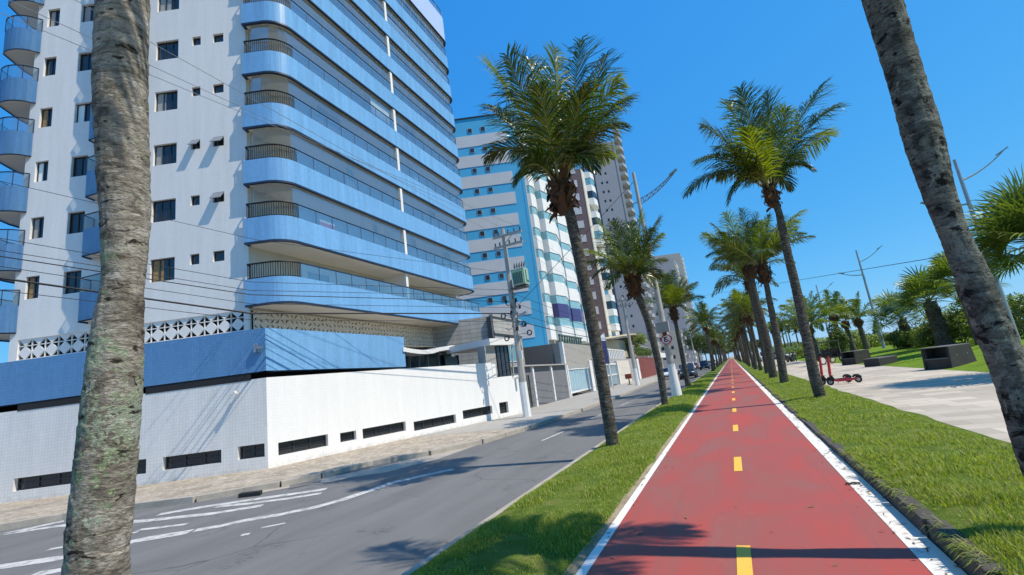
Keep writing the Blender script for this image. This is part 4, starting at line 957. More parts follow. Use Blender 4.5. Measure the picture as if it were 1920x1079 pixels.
# -- the close trunk at the left edge of the picture
def pxtrunk(D, rows, nz):
    pts, rad = [], []
    for y, xl, xr in rows:
        c = onD((xl+xr)/2, y, D); dep = ROW[0].z*c.x+ROW[1].z*c.y+ROW[2].z*(c.z-CAMH); pts.append(c); rad.append((xr-xl)/2*dep/FPX*.96*FPX/math.hypot(FPX, (xl+xr)/2-CC[0]))   # wide lens stretches things off its axis
    return pts, rad
bl = V((-2.72, 1.28, .05)); Dl = bl.dot(HD)
rows = [(1079, 112, 252), (1000, 119, 255), (900, 132, 262), (800, 143, 269), (700, 155, 273), (620, 168, 274), (540, 187, 274), (500, 189, 279), (400, 185, 286), (300, 177, 285), (150, 172, 282), (0, 178, 284)]
P_, r_ = pxtrunk(Dl, rows, 0)
pts = [bl+V((0, 0, -.1))]+[bl.lerp(P_[0], .5)]+P_; rd = [.27, .20]+r_
def inframe(p, q, sag, mg=40):
    c = (V(p)+V(q))/2+V((0, 0, sag))
    for t in (.25, .4, .55, .7, .85, 1):
        r = bez(V(p), c, V(q), t)-CAMP-V((0, 0, .22*t)); cx = ROW[0]*r.x+ROW[1]*r.y+ROW[2]*r.z
        if cx.z > .05:
            x, y = CC[0]+FPX*cx.x/cx.z, CC[1]+FPX*cx.y/cx.z
            if -mg < x < IW+mg and -mg < y < IH+mg: return True
    return False
tl = P_[-1]+V((.04, -.02, 1.0)); pts += [P_[-1].lerp(tl, .5), tl]; rd += [r_[-1]*.95, r_[-1]*.9]
rng = random.Random(2); tips = []
while len(tips) < 20:
    az, el = rng.uniform(0, 6.283), R_(rng.uniform(0, 80)); l = rng.uniform(2.4, 3.1); q = (tl.x+math.cos(az)*math.cos(el)*l, tl.y+math.sin(az)*math.cos(el)*l, tl.z+.35+math.sin(el)*l)
    if q[1] < 1.55 and not inframe(tl+V((0, 0, .35)), q, .3, 60): tips.append((q, .3))
coconut('coconut_palm', 'close palm trunk at the left edge, bark spotted with pale green lichen', bl, tl, tips, seed=3, mat='barkL', trunkpts=pts, rads=rd, nseg=140, nring=520, n=80, lw=.028, ll=.9, hk=.8)
# -- the close leaning trunk at the right edge
Dr = V((1.76, 4.66, 0)).dot(HD)
rows = [(1000, 1952, 2046), (900, 1916, 2006), (830, 1891, 1979), (760, 1871, 1956), (680, 1845, 1930), (600, 1812, 1896), (520, 1786, 1861), (440, 1757, 1822), (360, 1724, 1795), (260, 1689, 1772), (130, 1655, 1731), (0, 1615, 1691)]
P_, r_ = pxtrunk(Dr, rows, 0); r_ = [x*.97 for x in r_]
lo = P_[0]+(P_[0]-P_[1])*((P_[0].z-.1)/max(.05, P_[1].z-P_[0].z)) if P_[0].z > .12 else P_[0]; brr = V((lo.x, lo.y, .1))
pts = [brr+V((0, 0, -.12))]+P_; rd = [r_[0]*1.2]+r_
tr = P_[-1]+V((-.04, -.08, .95)); pts += [P_[-1].lerp(tr, .5), tr]; rd += [r_[-1]*.97, r_[-1]*.95]
tips = []; tries = 0; rng = random.Random(6)
for hx, hy in ((-.75, 5.2), (-1.15, 4.05), (-1.7, 5.3), (-2.4, 5.2)):  # low leaves whose tips shade the path's left edge
    for z in np.arange(4.6, 8, .1):
        q = (hx+SDIR.x/SDIR.z*z, hy+SDIR.y/SDIR.z*z, z)
        if 1.8 < (V(q)-tr-V((0, 0, .35))).length < 3.5 and not inframe(tr+V((0, 0, .35)), q, .3, 15): tips.append((q, .3)); break
while len(tips) < 24 and tries < 4000:
    tries += 1; az, el = (rng.uniform(2.2, 4.4) if len(tips) % 3 else rng.uniform(0, 6.283)), R_(rng.uniform(-15, 78)); l = rng.uniform(2.5, 3.3); sg_ = rng.uniform(.25, .5)
    q = (tr.x+math.cos(az)*math.cos(el)*l, tr.y+math.sin(az)*math.cos(el)*l, tr.z+.35+math.sin(el)*l)
    hx, hy = q[0]-SDIR.x/SDIR.z*q[2], q[1]-SDIR.y/SDIR.z*q[2]             # where the tip's shadow lands
    if hx > -4.4 and (hx < -1.5 or hy < 4.2) and hx < -1.0 and hy < 5.6 and not inframe(tr+V((0, 0, .35)), q, sg_): tips.append((q, sg_))
coconut('coconut_palm', 'close leaning palm trunk at the right edge with dark scaly bark', brr, tr, tips, seed=5, mat='barkR', trunkpts=pts, rads=rd, nseg=140, nring=460, n=80, lw=.028, ll=.9, hk=.8)
# -- the palms whose crowns can be read one by one: frond tips placed where the photograph shows them
def rowpalm(label, bpx, Y, tpx, lst, r, seed, rows=None, extra=0, L=3.0, apex=.35, **k):
    b = gp(*bpx, 0.02) if Y is None else V((onY(*bpx, Y).x, Y, .02)); D = b.dot(HD); t = onD(*tpx, D)
    kw = dict(k)
    if rows:
        P_, r_ = pxtrunk(D, rows, 0); kw['trunkpts'] = [V((P_[0].x, P_[0].y, -.05))]+P_+[t]; kw['rads'] = [r_[0]*1.15]+r_+[r_[-1]*.95]
    tips = pxtips(t, lst)+autotips(t, extra, L, seed, el0=75, el1=5) if extra else pxtips(t, lst)
    return coconut('coconut_palm', label, b, t, tips, r=r, seed=seed, apex=apex, **kw)
p1 = [(916, 118, .3, .5), (950, 104, -.6, .25), (992, 112, 1.1, .15), (1040, 92, -.8, .1), (1090, 76, .5, .1), (1136, 104, .7, .2), (1160, 150, -.6, .35), (1178, 184, .5, .55), (1168, 232, -1.0, .6), (1140, 296, 1.0, .8), (914, 296, .2, .95), (924, 200, 1.0, .55), (966, 340, -1.0, .8), (1010, 160, -1.9, .2), (1100, 160, -1.8, .3), (1118, 322, -.9, .9), (1050, 180, 2.0, .3), (984, 300, 1.5, .8)]
rowpalm('tall coconut palm with a brown shaggy crown base in front of the cyan striped block', (1148, 840), 10.6, (1054, 372), p1, .15, 21, [(838, 1136, 1161), (800, 1131, 1156), (700, 1115, 1139), (600, 1097, 1121), (500, 1078, 1101), (440, 1066, 1088), (400, 1057, 1078)], nseg=24, nring=140, hk=1.2, n=84, ll=1.12, lw=.029)
p2 = [(1122, 415, .3, .4), (1152, 416, -.9, .2), (1180, 418, .9, .1), (1202, 398, .0, .1), (1220, 430, -1, .1), (1237, 410, .4, .2), (1240, 440, -.8, .3), (1246, 488, .5, .5), (1095, 495, .0, .6), (1100, 470, -1.2, .5), (1112, 520, .8, .7), (1150, 470, -2, .3), (1215, 480, -2, .3), (1130, 440, 1.4, .3), (1190, 440, 1.8, .1), (1160, 500, 2, .5), (1228, 540, -.5, .7), (1140, 540, -1, .7), (1238, 520, 1, .6)]
rowpalm('coconut palm with ragged yellow green fronds left of the speed limit sign', (1247, 762), 20.2, (1189, 540), p2, .15, 22, [(760, 1240, 1254), (700, 1231, 1245), (640, 1218, 1232), (600, 1207, 1221), (565, 1193, 1208)], n=80, hk=1.1, ll=1.05, lw=.027)
p3 = [(1236, 535, .2, .3), (1250, 515, -.5, .1), (1262, 508, .6, .1), (1280, 520, -.4, .2), (1300, 532, .3, .4), (1306, 530, -.3, .4), (1228, 560, .5, .5), (1298, 560, .6, .5), (1245, 545, 1.4, .3), (1275, 540, -1.6, .3), (1232, 590, -.4, .6), (1290, 585, -.6, .6)]
rowpalm('coconut palm with arching fronds standing in line with the dark car', (1291, 727), 33.7, (1264, 592), p3, .15, 23, extra=7, L=2.4, hk=1.1, n=58, ll=1.0, lw=.033)
q1 = [(1287, 364, .2, 1.1), (1310, 300, -.8, .8), (1318, 236, .6, .5), (1366, 190, .5, .2), (1388, 166, -.5, .1), (1438, 174, .3, .1), (1474, 204, -.9, .15), (1540, 160, .3, .4), (1568, 197, -.5, .6), (1554, 258, .8, .7), (1524, 318, -.5, .8), (1482, 356, .6, .9), (1366, 380, -.6, 1.0), (1345, 330, 1.4, .8), (1420, 220, 1.8, .2), (1400, 240, -1.9, .3), (1490, 300, 1.6, .6), (1350, 275, -1.5, .6)]
rowpalm('tall coconut palm on the right verge beside the red scooters', (1540, 752), 16.9, (1447, 372), q1, .17, 24, [(750, 1527, 1552), (700, 1514, 1538), (640, 1503, 1524), (560, 1487, 1507), (480, 1469, 1487), (420, 1457, 1473), (395, 1452, 1466)], nseg=24, nring=140, hk=.9, n=84, ll=1.15, lw=.030)
q2 = [(1505, 395, .4, .5), (1490, 430, -.4, .5), (1470, 405, .8, .2), (1505, 440, .6, .7), (1400, 420, .2, .3), (1440, 405, -.6, .1), (1480, 470, -.8, .7)]
rowpalm('coconut palm with a rusty brown crown base, second on the right verge', (1471, 720), 26.4, (1432, 515), q2, .17, 25, [(718, 1462, 1480), (640, 1450, 1466), (560, 1436, 1448), (530, 1431, 1442)], extra=11, L=2.7, hk=1.4, n=66, ll=1.05, lw=.03)
q3 = [(1318, 440, -.3, .6), (1326, 480, .5, .9), (1335, 420, .6, .5), (1360, 400, -.5, .3), (1390, 392, .3, .2), (1420, 400, -.4, .2), (1350, 470, -1, .8), (1380, 440, -1.5, .6), (1332, 500, -.4, 1.0), (1440, 440, -1.2, .6), (1430, 480, -1.4, .9), (1370, 500, -1.2, 1.0)]
rowpalm('thick trunked coconut palm with drooping pale fronds on the right verge', (1450, 711), 32.0, (1407, 512), q3, .23, 26, [(710, 1442, 1459), (640, 1430, 1446), (560, 1410, 1424), (535, 1404, 1418)], extra=9, L=2.8, hk=1.2, n=66, ll=1.1, lw=.032)
# -- the rest of both rows: three grown variants, copied
protos = []
for i, (hgt, sd) in enumerate(((5.0, 41), (5.7, 42), (4.5, 43))):
    top = V((.12*(i-1), .1, hgt)); o = coconut('coconut_palm', 'x', (0, 0, 0), top, autotips(top, 17, 2.8, sd, .6, el0=82, el1=-18), r=.15, seed=sd, n=46, nring=40, nseg=10, lw=.042, ll=1.0, lean=(.1*(i-1), .06, 0)); protos.append(o)
usedp = [False]*3
ordn = ['first', 'second', 'third', 'fourth', 'fifth', 'sixth', 'seventh', 'eighth', 'ninth', 'tenth']
def place(i, x, y, s, rz, label, group='coconut palms lining the cycle path', z=.02):
    o = protos[i] if not usedp[i] else copy_tree(protos[i]); usedp[i] = True
    o.location = (x, y, z); o.rotation_euler = (0, 0, rz); o.scale = (s, s, s); o['label'] = label; o['group'] = group; return o
random.seed(17)
for j, (y, s, x) in enumerate(((67, 1.12, -2.46), (76, 1.0, -2.5), (90, .98, -2.5), (99, .9, -2.5))):
    place(j % 3, x, y, s, random.uniform(0, 6), 'slender coconut palm in the median strip, %s beyond the gap after the dark car' % ordn[j])
for j, (y, s, x) in enumerate(((39, 1.14, 2.15), (47.6, .98, 2.15), (52.5, 1.0, 1.95), (60, 1.0, 2.1), (68, 1.02, 1.9), (77, 1.1, 2.0))):
    place((j+1) % 3, x, y, s, random.uniform(0, 6), 'coconut palm on the right verge, %s behind the thick trunked one' % ordn[j])
for side, y0, x in (('left', 112, -2.45), ('right', 88, 1.95)):
    y = y0
    while y < 330:
        place(random.randrange(3), x+random.uniform(-.2, .2), y, random.uniform(.9, 1.12), random.uniform(0, 6), 'small distant coconut palm of the far %s row near the vanishing point' % side, 'distant palms at the far end of the %s row' % side); y += random.uniform(9, 12)
# ================================================================== FAN PALMS AND DATE PALMS ON THE PROMENADE LAWN
def fanleaf(A, rb, p0, d, pet, rad, rng, nseg=24, w_=.085, spread=118):
    """costapalmate leaf: stalk then stiff segments fanning from its end"""
    d = V(d).normalized(); h = V(p0)+d*pet+V((0, 0, -.06*pet)); rb.tube([V(p0), V(p0)+d*pet*.5, h], [.03, .022, .014], 5, cap=False)
    S = d.cross(V((0, 0, 1)))
    if S.length < .1: S = V((1, 0, 0))
    S.normalize(); U = S.cross(d); tw = rng.uniform(-.5, .5); S, U = S*math.cos(tw)+U*math.sin(tw), U*math.cos(tw)-S*math.sin(tw)
    for i in range(nseg):
        a = R_(-spread+2*spread*(i+.5)/nseg); D = (d*math.cos(a)+S*math.sin(a)+U*(.12+.1*abs(math.sin(a)))+V((0, 0, rng.uniform(-.06, .03)))).normalized()
        l = rad*(1-.18*abs(a)/2.2)*rng.uniform(.9, 1.06); W = D.cross(U).normalized()*w_*.5
        D2 = (D+V((0, 0, -.32*rng.uniform(.4, 1.5)))).normalized(); q1 = h+D*l*.6; q2 = q1+D2*l*.28; q3 = q2+(D2+V((0, 0, -.3))).normalized()*l*.14
        A.quad(tuple(h-W*.35), tuple(h+W*.35), tuple(q1+W), tuple(q1-W)); A.v.extend((tuple(q2+W*.6), tuple(q2-W*.6), tuple(q3))); b = A.n-4
        A.q.append((b+3, b+2, A.n, A.n+1)); A.q.append((A.n+1, A.n, A.n+2, A.n+2)); A.n += 3
def fanpalm(label, base, h, n=34, pet=.9, rad=.95, seed=1, r=.2, nseg=24, w_=.085, group='fan palms on the promenade lawn', el=(85, -35), lean=(0, 0, 0)):
    rng = random.Random(seed); base = V(base); o = thing('fan_palm', label, 'palm tree', base, group); top = base+V((0, 0, h))+V(lean)
    trunk('trunk', [base-V((0, 0, .2)), base.lerp(top, .35), base.lerp(top, .7), top], [r*1.35, r*1.05, r, r*.9], M['bark'], o, 14, 40, scar=.16, spacing=.12, lump=.1, seed=seed)
    b = MB()
    for i in range(60):
        t = rng.uniform(.25, 1); c = base.lerp(top, t); a = rng.uniform(0, 6.283); q = V((math.cos(a), math.sin(a), 0)); s = V((-q.y, q.x, 0))
        p = c+q*r*.95; e = p+(q*.55+V((0, 0, .8)))*rng.uniform(.12, .25); b.add((p-s*.06, p+s*.06, e+s*.03, e-s*.03), ((0, 1, 2, 3),))
    b.build('leaf_bases', M['husk'], o)
    A, rb = Arr(), MB()
    for i in range(n):
        e = R_(el[0]+(el[1]-el[0])*((i+.5)/n)); az = i*2.39996+seed; fanleaf(A, rb, top+V((0, 0, rng.uniform(-.1, .15))), (math.cos(az)*math.cos(e), math.sin(az)*math.cos(e), math.sin(e)), pet*rng.uniform(.8, 1.15), rad*rng.uniform(.88, 1.1), rng, nseg, w_)
    arr_obj('crown', A, M['fan'], o); rb.build('leaf_stalks', M['rachis'], o); return o
c_ = onY(1950, 452, 19.0)
fanpalm('big fan palm with spiky silvery leaves cut off by the right frame edge', (c_.x, c_.y, .15), c_.z-.15, 36, .9, 1.45, 51, .22, 38, .052)
def lawnz(x): return float(np.interp(x, [7.55, 8.2, 10, 13, 18, 30], [0, .05, .22, .44, .5, .5]))
def onlawn(x, y, Y):
    p = onY(x, y, Y); return p.x, p.y, lawnz(p.x)
for lab, bx, tx, ty, Y, h_, seed, kw in (('fan palm with a dark tapering trunk just left of the close right trunk', 1772, 1742, 566, 42, None, 52, dict(n=30, r=.42, rad=1.45, pet=1.3)), ('shorter fan palm with a round bush at its foot', 1706, 1690, 600, 50, None, 53, dict(n=28, r=.38, rad=1.5, pet=1.4)),
        ('fan palm leaning out from behind the close right trunk', 1845, 1800, 532, 36, None, 54, dict(n=28, r=.3, rad=1.2, pet=1.1))):
    b = onlawn(bx, 640, Y); t = onY(tx, ty, Y); fanpalm(lab, b, t.z-b[2], seed=seed, lean=(t.x-b[0], 0, 0), el=(80, -15), **kw)
def date(label, base, top, n, L, seed, r=.28, group='feather palms in the far lawn', low=0):
    o = coconut('feather_palm', label, base, top, autotips(top, n, L, seed, .55, el0=80, el1=-12), r=r, seed=seed, n=34, nseg=12, nring=40, ll=.85, lw=.075, hk=1.0, lmats=('fan', 'fan'), group=group)
    return o
for lab, bx, tx, ty, Y, n, L, seed in (('feather palm with a dark bushy foot behind the farthest high bench', 1576, 1564, 600, 62, 12, 2.9, 61), ('slim feather palm in the middle of the far trio', 1596, 1585, 610, 66, 10, 2.5, 62), ('feather palm with wide fronds, rightmost of the far trio', 1622, 1610, 606, 64, 12, 3.0, 63), ('squat feather palm half hidden by the tall right verge palm', 1530, 1518, 622, 58, 24, 3.8, 64)):
    b = onlawn(bx, 640, Y); t = onY(tx, ty, Y); date(lab, b, t, n, L, seed)
for i, (px, Y, h_) in enumerate(((1472, 130, 8), (1483, 140, 7), (1498, 125, 7.5), (1462, 150, 8.5), (1450, 160, 8), (1505, 150, 7))):
    p = onY(px, 640, Y); place(i % 3, p.x, Y, h_/7.0, i*1.3, 'hazy distant palm beyond the parked motorbikes', 'distant palms beyond the parked motorbikes', lawnz(p.x) if p.x < 60 else .4)

# ================================================================== LAMP POSTS, POLES, WIRES
def lattice(b, pts, w0, w1):
    n = len(pts); up = []; lo = []
    for i, p in enumerate(pts):
        k = (w0+(w1-w0)*i/(n-1)); up.append(p+V((0, 0, k/2))); lo.append(p-V((0, 0, k/2)))
    b.tube(up, .03, 5); b.tube(lo, .03, 5)
    for i in range(n-1): b.tube([lo[i], up[i+1]], .017, 4, cap=False); b.tube([up[i], lo[i]], .017, 4, cap=False)
def curve_arm(a, e, sag, n=9):
    a, e = V(a), V(e); c = (a+e)/2+V((0, 0, -sag)); return [bez(a, c, e, i/(n-1)) for i in range(n)]
lp = thing('street_lamp', 'tall grey lamp post in the median strip with one long latticed arm', 'street lamp', (-2.76, 24.85, .02))
mb = MB(); mb.tube([(-2.76, 24.85, 1.62), (-2.76, 24.85, 5), (-2.77, 24.85, 11.95)], [.175, .14, .085], 12); mb.build('post', M['pole'], lp, smooth=True)
mb = MB(); mb.tube([(-2.76, 24.85, -.1), (-2.76, 24.85, 1.62)], [.26, .185], 12); mb.build('painted_base', M['wpaint'], lp, smooth=True)
mb = MB(); lattice(mb, curve_arm((-2.77, 24.85, 10.25), (-.75, 24.85, 11.35), .32), .30, .10); mb.tube(curve_arm((-2.77, 24.85, 10.3), (-3.35, 24.85, 10.2), .02, 4), .03, 5); mb.build('arm', M['steel'], lp)
mb = MB(); mb.ob((-1.0, 24.75, 11.2), (.42, 0, .22), (0, .2, 0), (-.03, 0, .07)); mb.build('luminaire', M['steel'], lp)
sg = thing('traffic_sign', 'round red rimmed no parking sign strapped to the median lamp post', 'sign', (-2.74, 24.6, 2.84))
def disc(c, r, y, n=32): return [V((c.x+r*math.cos(6.2832*i/n), y, c.z+r*math.sin(6.2832*i/n))) for i in range(n)]
c_ = V((-2.72, 0, 2.84)); y0 = 24.60
mb = MB(); mb.prism(disc(c_, .255, y0), (0, .02, 0)); mb.build('plate', M['red'], sg)
mb = MB(); mb.prism(disc(c_, .205, y0-.004), (0, .004, 0)); mb.build('face', M['white'], sg)
mb = MB()
for x0, z0, sx, sz in ((-.11, -.13, .05, .26), (-.06, .08, .12, .05), (-.06, -.025, .10, .05), (-.06, -.13, .12, .05)): mb.ob((c_.x+x0, y0-.008, c_.z+z0), (sx, 0, 0), (0, .004, 0), (0, 0, sz))
mb.build('letter_e', M['black'], sg)
mb = MB(); mb.ob((c_.x-.16, y0-.0125, c_.z+.13), (.30, 0, -.29), (0, .004, 0), (.03, 0, .032)); mb.build('slash', M['red'], sg)
mb = MB(); mb.tube([(-2.76, 24.64, 3.02), (-2.76, 24.64, 3.2)], .09, 8); mb.build('clamp', plain('rusty_clamp', (.16, .05, .04), .8, .2, 5), sg)
mb = MB(); mb.ob((-3.1, 24.45, 3.2), (.62, 0, 0), (0, .3, 0), (0, 0, .52)); mb.tube([(-3.1, 24.6, 3.6), (-3.18, 24.6, 3.5), (-3.18, 24.6, 2.2)], .012, 4)
tag(mb.build('control_box', M['concrete'], bevel=.02), 'grey control box on the median lamp post above the round sign', 'box')
for i, (tx, ty, zt, lab) in enumerate(((1605, 470, 10.6, 'slim lamp post with two curved arms standing on the promenade lawn'), (1530, 535, 10.4, 'smaller lamp post with two curved arms rising above the far trio of feather palms'), (1463, 584, 10.4, 'distant lamp post over the parked motorbikes'), (1789, 300, 10.6, 'lamp post mostly hidden behind the close right palm trunk'))):
    t = CAMP+ray(tx, ty)*((zt-CAMH)/ray(tx, ty).z); b = V((t.x, t.y, lawnz(t.x)-.05))
    o = thing('street_lamp', lab, 'street lamp', b, 'lamp posts on the promenade')
    mb = MB(); mb.tube([b, t], [.16, .075], 10); mb.build('post', M['steel'], o, smooth=True)
    s = 1.0
    a1 = MB(); a1.tube(curve_arm(t+V((0, 0, -1.25)), t+V((2.1, 0, -.1)), .35), [.05, .05, .05, .045, .04, .04, .035, .03, .03], 6); a1.ob(t+V((1.75, -.1, -.32)), (.5, 0, .26), (0, .2, 0), (-.03, 0, .06)); a1.build('arm', M['steel'], o)
    a2 = MB(); a2.tube(curve_arm(t+V((0, 0, -2.6)), t+V((-2.0, 0, -2.0)), .3), [.05, .05, .05, .045, .04, .04, .035, .03, .03], 6); a2.ob(t+V((-2.0, -.1, -2.0)), (.45, 0, -.16), (0, .2, 0), (.02, 0, .05)); a2.build('arm', M['steel'], o)
PB = gp(990, 790, -.30)
def pole(b, label, full=True, h=9.5):
    if full: h = 10.55
    o = thing('utility_pole', label, 'utility pole', b, 'utility poles along the pavement')
    mb = MB(); mb.tube([b+V((0, 0, 2.0 if full else 1.75)), b+V((-.05, .1, h))], [.20, .115], 8); mb.build('shaft', M['pole'], o)
    mb = MB(); mb.tube([b+V((0, 0, -.1)), b+V((0, 0, 2.0 if full else 1.75))], [.235, .205], 8); mb.build('painted_base', M['wpaint'], o)
    top = b+V((-.05, .1, h))
    for dz, x0, x1 in ((-.45, -.62, 1.15), (-1.05, -.62, 1.15)):
        mb = MB(); mb.ob(top+V((x0, -.17, dz-.06)), (x1-x0, 0, 0), (0, .10, 0), (0, 0, .12)); co = mb.build('crossarm', M['pole'], o)
        mb = MB()
        for x in (x0+.1, x0+.38, .35, .72, x1-.08): mb.tube([top+V((x, -.12, dz+.06)), top+V((x, -.12, dz+.13)), top+V((x, -.12, dz+.16)), top+V((x, -.12, dz+.26))], [.02, .055, .03, .05], 7)
        mb.build('insulators', M['dgrey'], co)
    mb = MB(); mb.tube([top+V((.05, -.12, -.95)), top+V((.65, -.12, -.45))], .025, 5); mb.build('brace', M['pole'], o)
    if full:
        t = MB(); q = b+V((.38, -.12, 7.05)); t.ob(q+V((0, -.34, 0)), (.72, 0, 0), (0, .62, 0), (0, 0, .92))
        to = t.build('transformer', plain('transformer_green', (.33, .46, .37), .5, .1, 3), o, bevel=.03)
        t = MB()
        for i in range(7): t.ob(q+V((.05+i*.095, -.42, .08)), (.03, 0, 0), (0, .08, 0), (0, 0, .72))
        t.build('cooling_fins', plain('fin_green', (.20, .33, .25), .5, .1, 3), to)
        t = MB(); t.ob(q+V((.724, -.18, .14)), (0, .11, 0), (.008, 0, 0), (0, 0, .66)); t.ob(q+V((.724, -.07, .14)), (0, .26, 0), (.008, 0, 0), (0, 0, .12)); t.build('letter_l', plain('mark_green', (.03, .16, .07), .5, 0), to)
        t = MB()
        for i in range(5): t.tube([q+V((.08+i*.14, -.03, .92)), q+V((.08+i*.14, -.03, 1.05)), q+V((.08+i*.14, -.03, 1.08)), q+V((.10+i*.15, -.03, 1.30))], [.045, .03, .055, .02], 7)
        t.build('bushings', M['dgrey'], to)
        t = MB(); t.ob(q+V((-.2, -.3, -.12)), (.9, 0, 0), (0, .55, 0), (0, 0, .06)); t.build('platform', M['dgrey'], to)
        rng = random.Random(9)
        for nm, n, z0, z1 in (('cable_clutter', 34, 4.7, 7.3),):
            t = MB()
            for i in range(n):
                z = rng.uniform(z0, z1); a = rng.uniform(0, 6.28); p = b+V((math.cos(a)*.19, math.sin(a)*.19, z)); e = p+V((rng.uniform(-.3, .35), rng.uniform(-.3, .2), rng.uniform(-.3, .3)))
                t.tube([p, (p+e)/2+V((0, 0, -.12)), e], .016, 4); 
                if i % 3 == 0: t.ob(e, (.10, 0, 0), (0, .08, 0), (0, 0, .16))
            t.build(nm, M['black'], o)
        t = MB()
        for dx, dy, z in ((-.55, -.2, 5.6), (.55, -.1, 5.0), (.75, .0, 4.5), (-.6, 0, 4.4)):
            p = b+V((dx, dy, z)); t.tube([p+V((math.cos(a)*.13, 0, math.sin(a)*.13)) for a in [i*.6283 for i in range(11)]], .035, 5, cap=False); t.tube([b+V((0, dy, z)), p], .012, 4)
        t.build('coiled_cables', M['black'], o)
        t = MB(); t.ob(b+V((.2, -.1, 5.4)), (.55, .0, .18), (0, .22, 0), (.0, 0, .09)); t.build('lamp_head', M['steel'], o)
        t = MB(); t.ob(b+V((.10, -.26, 3.2)), (.16, 0, 0), (0, .1, 0), (0, 0, .42)); t.build('meter_box', M['wpaint'], o)
    return top
T0 = pole(PB, 'concrete utility pole with a green transformer, standing beside the white street wall')
P2 = [V((-9.35, 51.0, -.08)), V((-9.3, 82, -.08)), V((-9.3, 114, -.08)), V((-9.3, 146, -.08))]
TT = [pole(p, l, False) for p, l in zip(P2, ('utility pole with white painted foot beside the rusty litter basket', 'slender utility pole in front of the brick red garden wall', 'third utility pole along the pavement toward the far cars', 'farthest utility pole on the left pavement'))]
def wire(pts, r, label, mat='black', sag=0.0):
    P = []
    for a, b in zip(pts, pts[1:]):
        n = 14; P += [V(a).lerp(V(b), i/n)+V((0, 0, -sag*4*(i/n)*(1-i/n))) for i in range(n)]
    P.append(V(pts[-1])); mb = MB(); mb.tube(P, r, 5)
    return tag(mb.build('overhead_cable', M[mat]), label, 'cable', 'overhead cables along the street')
def ext(a, b, y):                                              # straight on past b to street position y
    a, b = V(a), V(b); return a+(b-a)*((y-a.y)/(b.y-a.y))
XW = -11.9
for (x, y), dx, lab in (((280, 78), -.52, 'highest thin wire crossing the tower toward the pole top'), ((280, 122), .35, 'second thin wire crossing the tower toward the pole top'), ((280, 140), 1.05, 'third thin wire crossing the tower toward the pole top')):
    q = onX(x, y, XW+dx*.35); a = T0+V((dx, -.12, -.2)); wire([a, q, ext(a, q, -8)], .008, lab, 'alu')
    wire([a]+[t+V((dx, -.12, -.2)) for t in TT], .008, 'thin upper wire running down the street, attached beside the %s insulator' % {-.52: 'innermost', .35: 'middle', 1.05: 'outermost'}[dx], 'alu', .25)
low = [((0, 340), (480, 450), 7.1, .008, 'lone thin wire above the low cables, passing the big side windows'), ((0, 447), (470, 529), 6.2, .010, 'uppermost of the bunched low cables in front of the balconies'), ((0, 470), (470, 545), 5.9, .010, 'second of the bunched low cables'), ((0, 481), (470, 553), 5.6, .016, 'darker third one of the bunched low cables'),
       ((0, 500), (470, 570), 5.3, .010, 'thin low cable just above the thick black one'), ((0, 522), (470, 588), 5.0, .030, 'thick black cable bundle sagging in front of the block screens'), ((0, 545), (470, 600), 4.6, .010, 'lowest thin cable under the thick black bundle')]
for i, (a, b, z, r, lab) in enumerate(low):
    e = PB+V((-.18, .05, z*1.1+.2)); q = onX(*b, -14.2); p = onX(*a, -16.6); wire([e, q, p, ext(q, p, -7)], r, lab)
for i, z in enumerate((6.2, 5.7, 5.2, 4.8)):
    wire([PB+V((-.15, .1, z*1.1+.1))]+[p+V((-.15, 0, z)) for p in P2], .012+.012*(i == 3), ('topmost', 'second', 'third', 'lowest and thickest')[i]+' low cable running on down the street past the transformer', sag=.35)
wire([PB+V((.1, 0, 5.9)), V((-2.77, 24.85, 11.5))], .014, 'slanting black cable from the pole across to the median lamp post')
wire([onY(1830, 471, 26), onY(1300, 558, 130)], .018, 'long thin cable strung between the promenade lamp posts')
# litter basket, feather banner
q = gp(1181, 722, -.08); lb = thing('litter_basket', 'rust red litter basket on a leg near the second utility pole', 'litter bin', q)
mb = MB(); mb.box(q+V((0, 0, .7)), .7, .5, .55); mb.build('basket', plain('rust_red', (.28, .06, .035), .7, .25, 5), lb, bevel=.03)
mb = MB(); mb.tube([q, q+V((0, 0, .75))], .07, 6); mb.tube([q+V((-.3, 0, .02)), q+V((.3, 0, .02))], .05, 5); mb.build('leg', M['redb'], lb)
f0 = onX(1146, 700, -11.2); f1 = onX(1131, 622, -11.2); fb_ = thing('feather_banner', 'tall dark blue feather banner with a pale curved tip on the pavement', 'banner', (-11.2, f0.y, -.08))
zt = f1.z; zb = onX(1144, 682, -11.2).z
mb = MB(); mb.tube([V((-11.2, f0.y, -.1)), V((-11.2, f0.y, zt-.5)), V((-11.3, f0.y-.15, zt-.1)), V((-11.5, f0.y-.4, zt))], .025, 5); mb.build('pole', M['alu'], fb_)
mb = MB(); pts = []
for i in range(13):
    t = i/12; z = zb+(zt-.15-zb)*t; wv = .06*math.sin(t*7); wd = 1.0*(1 if t < .75 else max(.15, 1-((t-.75)/.25)**2*.85)); pts.append((V((-11.22-wd*.45, f0.y-wd*.9+wv, z)), V((-11.22, f0.y-.03, z)), t))
for (a, b, t), (c, d, t2) in zip(pts, pts[1:]):
    mi = 1 if t >= .74 else 0; mb.add((a, b, d, c, a+V((.02, 0, 0)), b+V((.02, 0, 0)), d+V((.02, 0, 0)), c+V((.02, 0, 0))), ((0, 1, 2, 3), (7, 6, 5, 4), (0, 4, 5, 1), (3, 2, 6, 7), (0, 3, 7, 4), (1, 5, 6, 2)), mi)
mb.build('flag', [plain('banner_navy', (.02, .03, .12), .7, .05), plain('banner_pale', (.5, .58, .66), .7, .05)], fb_)

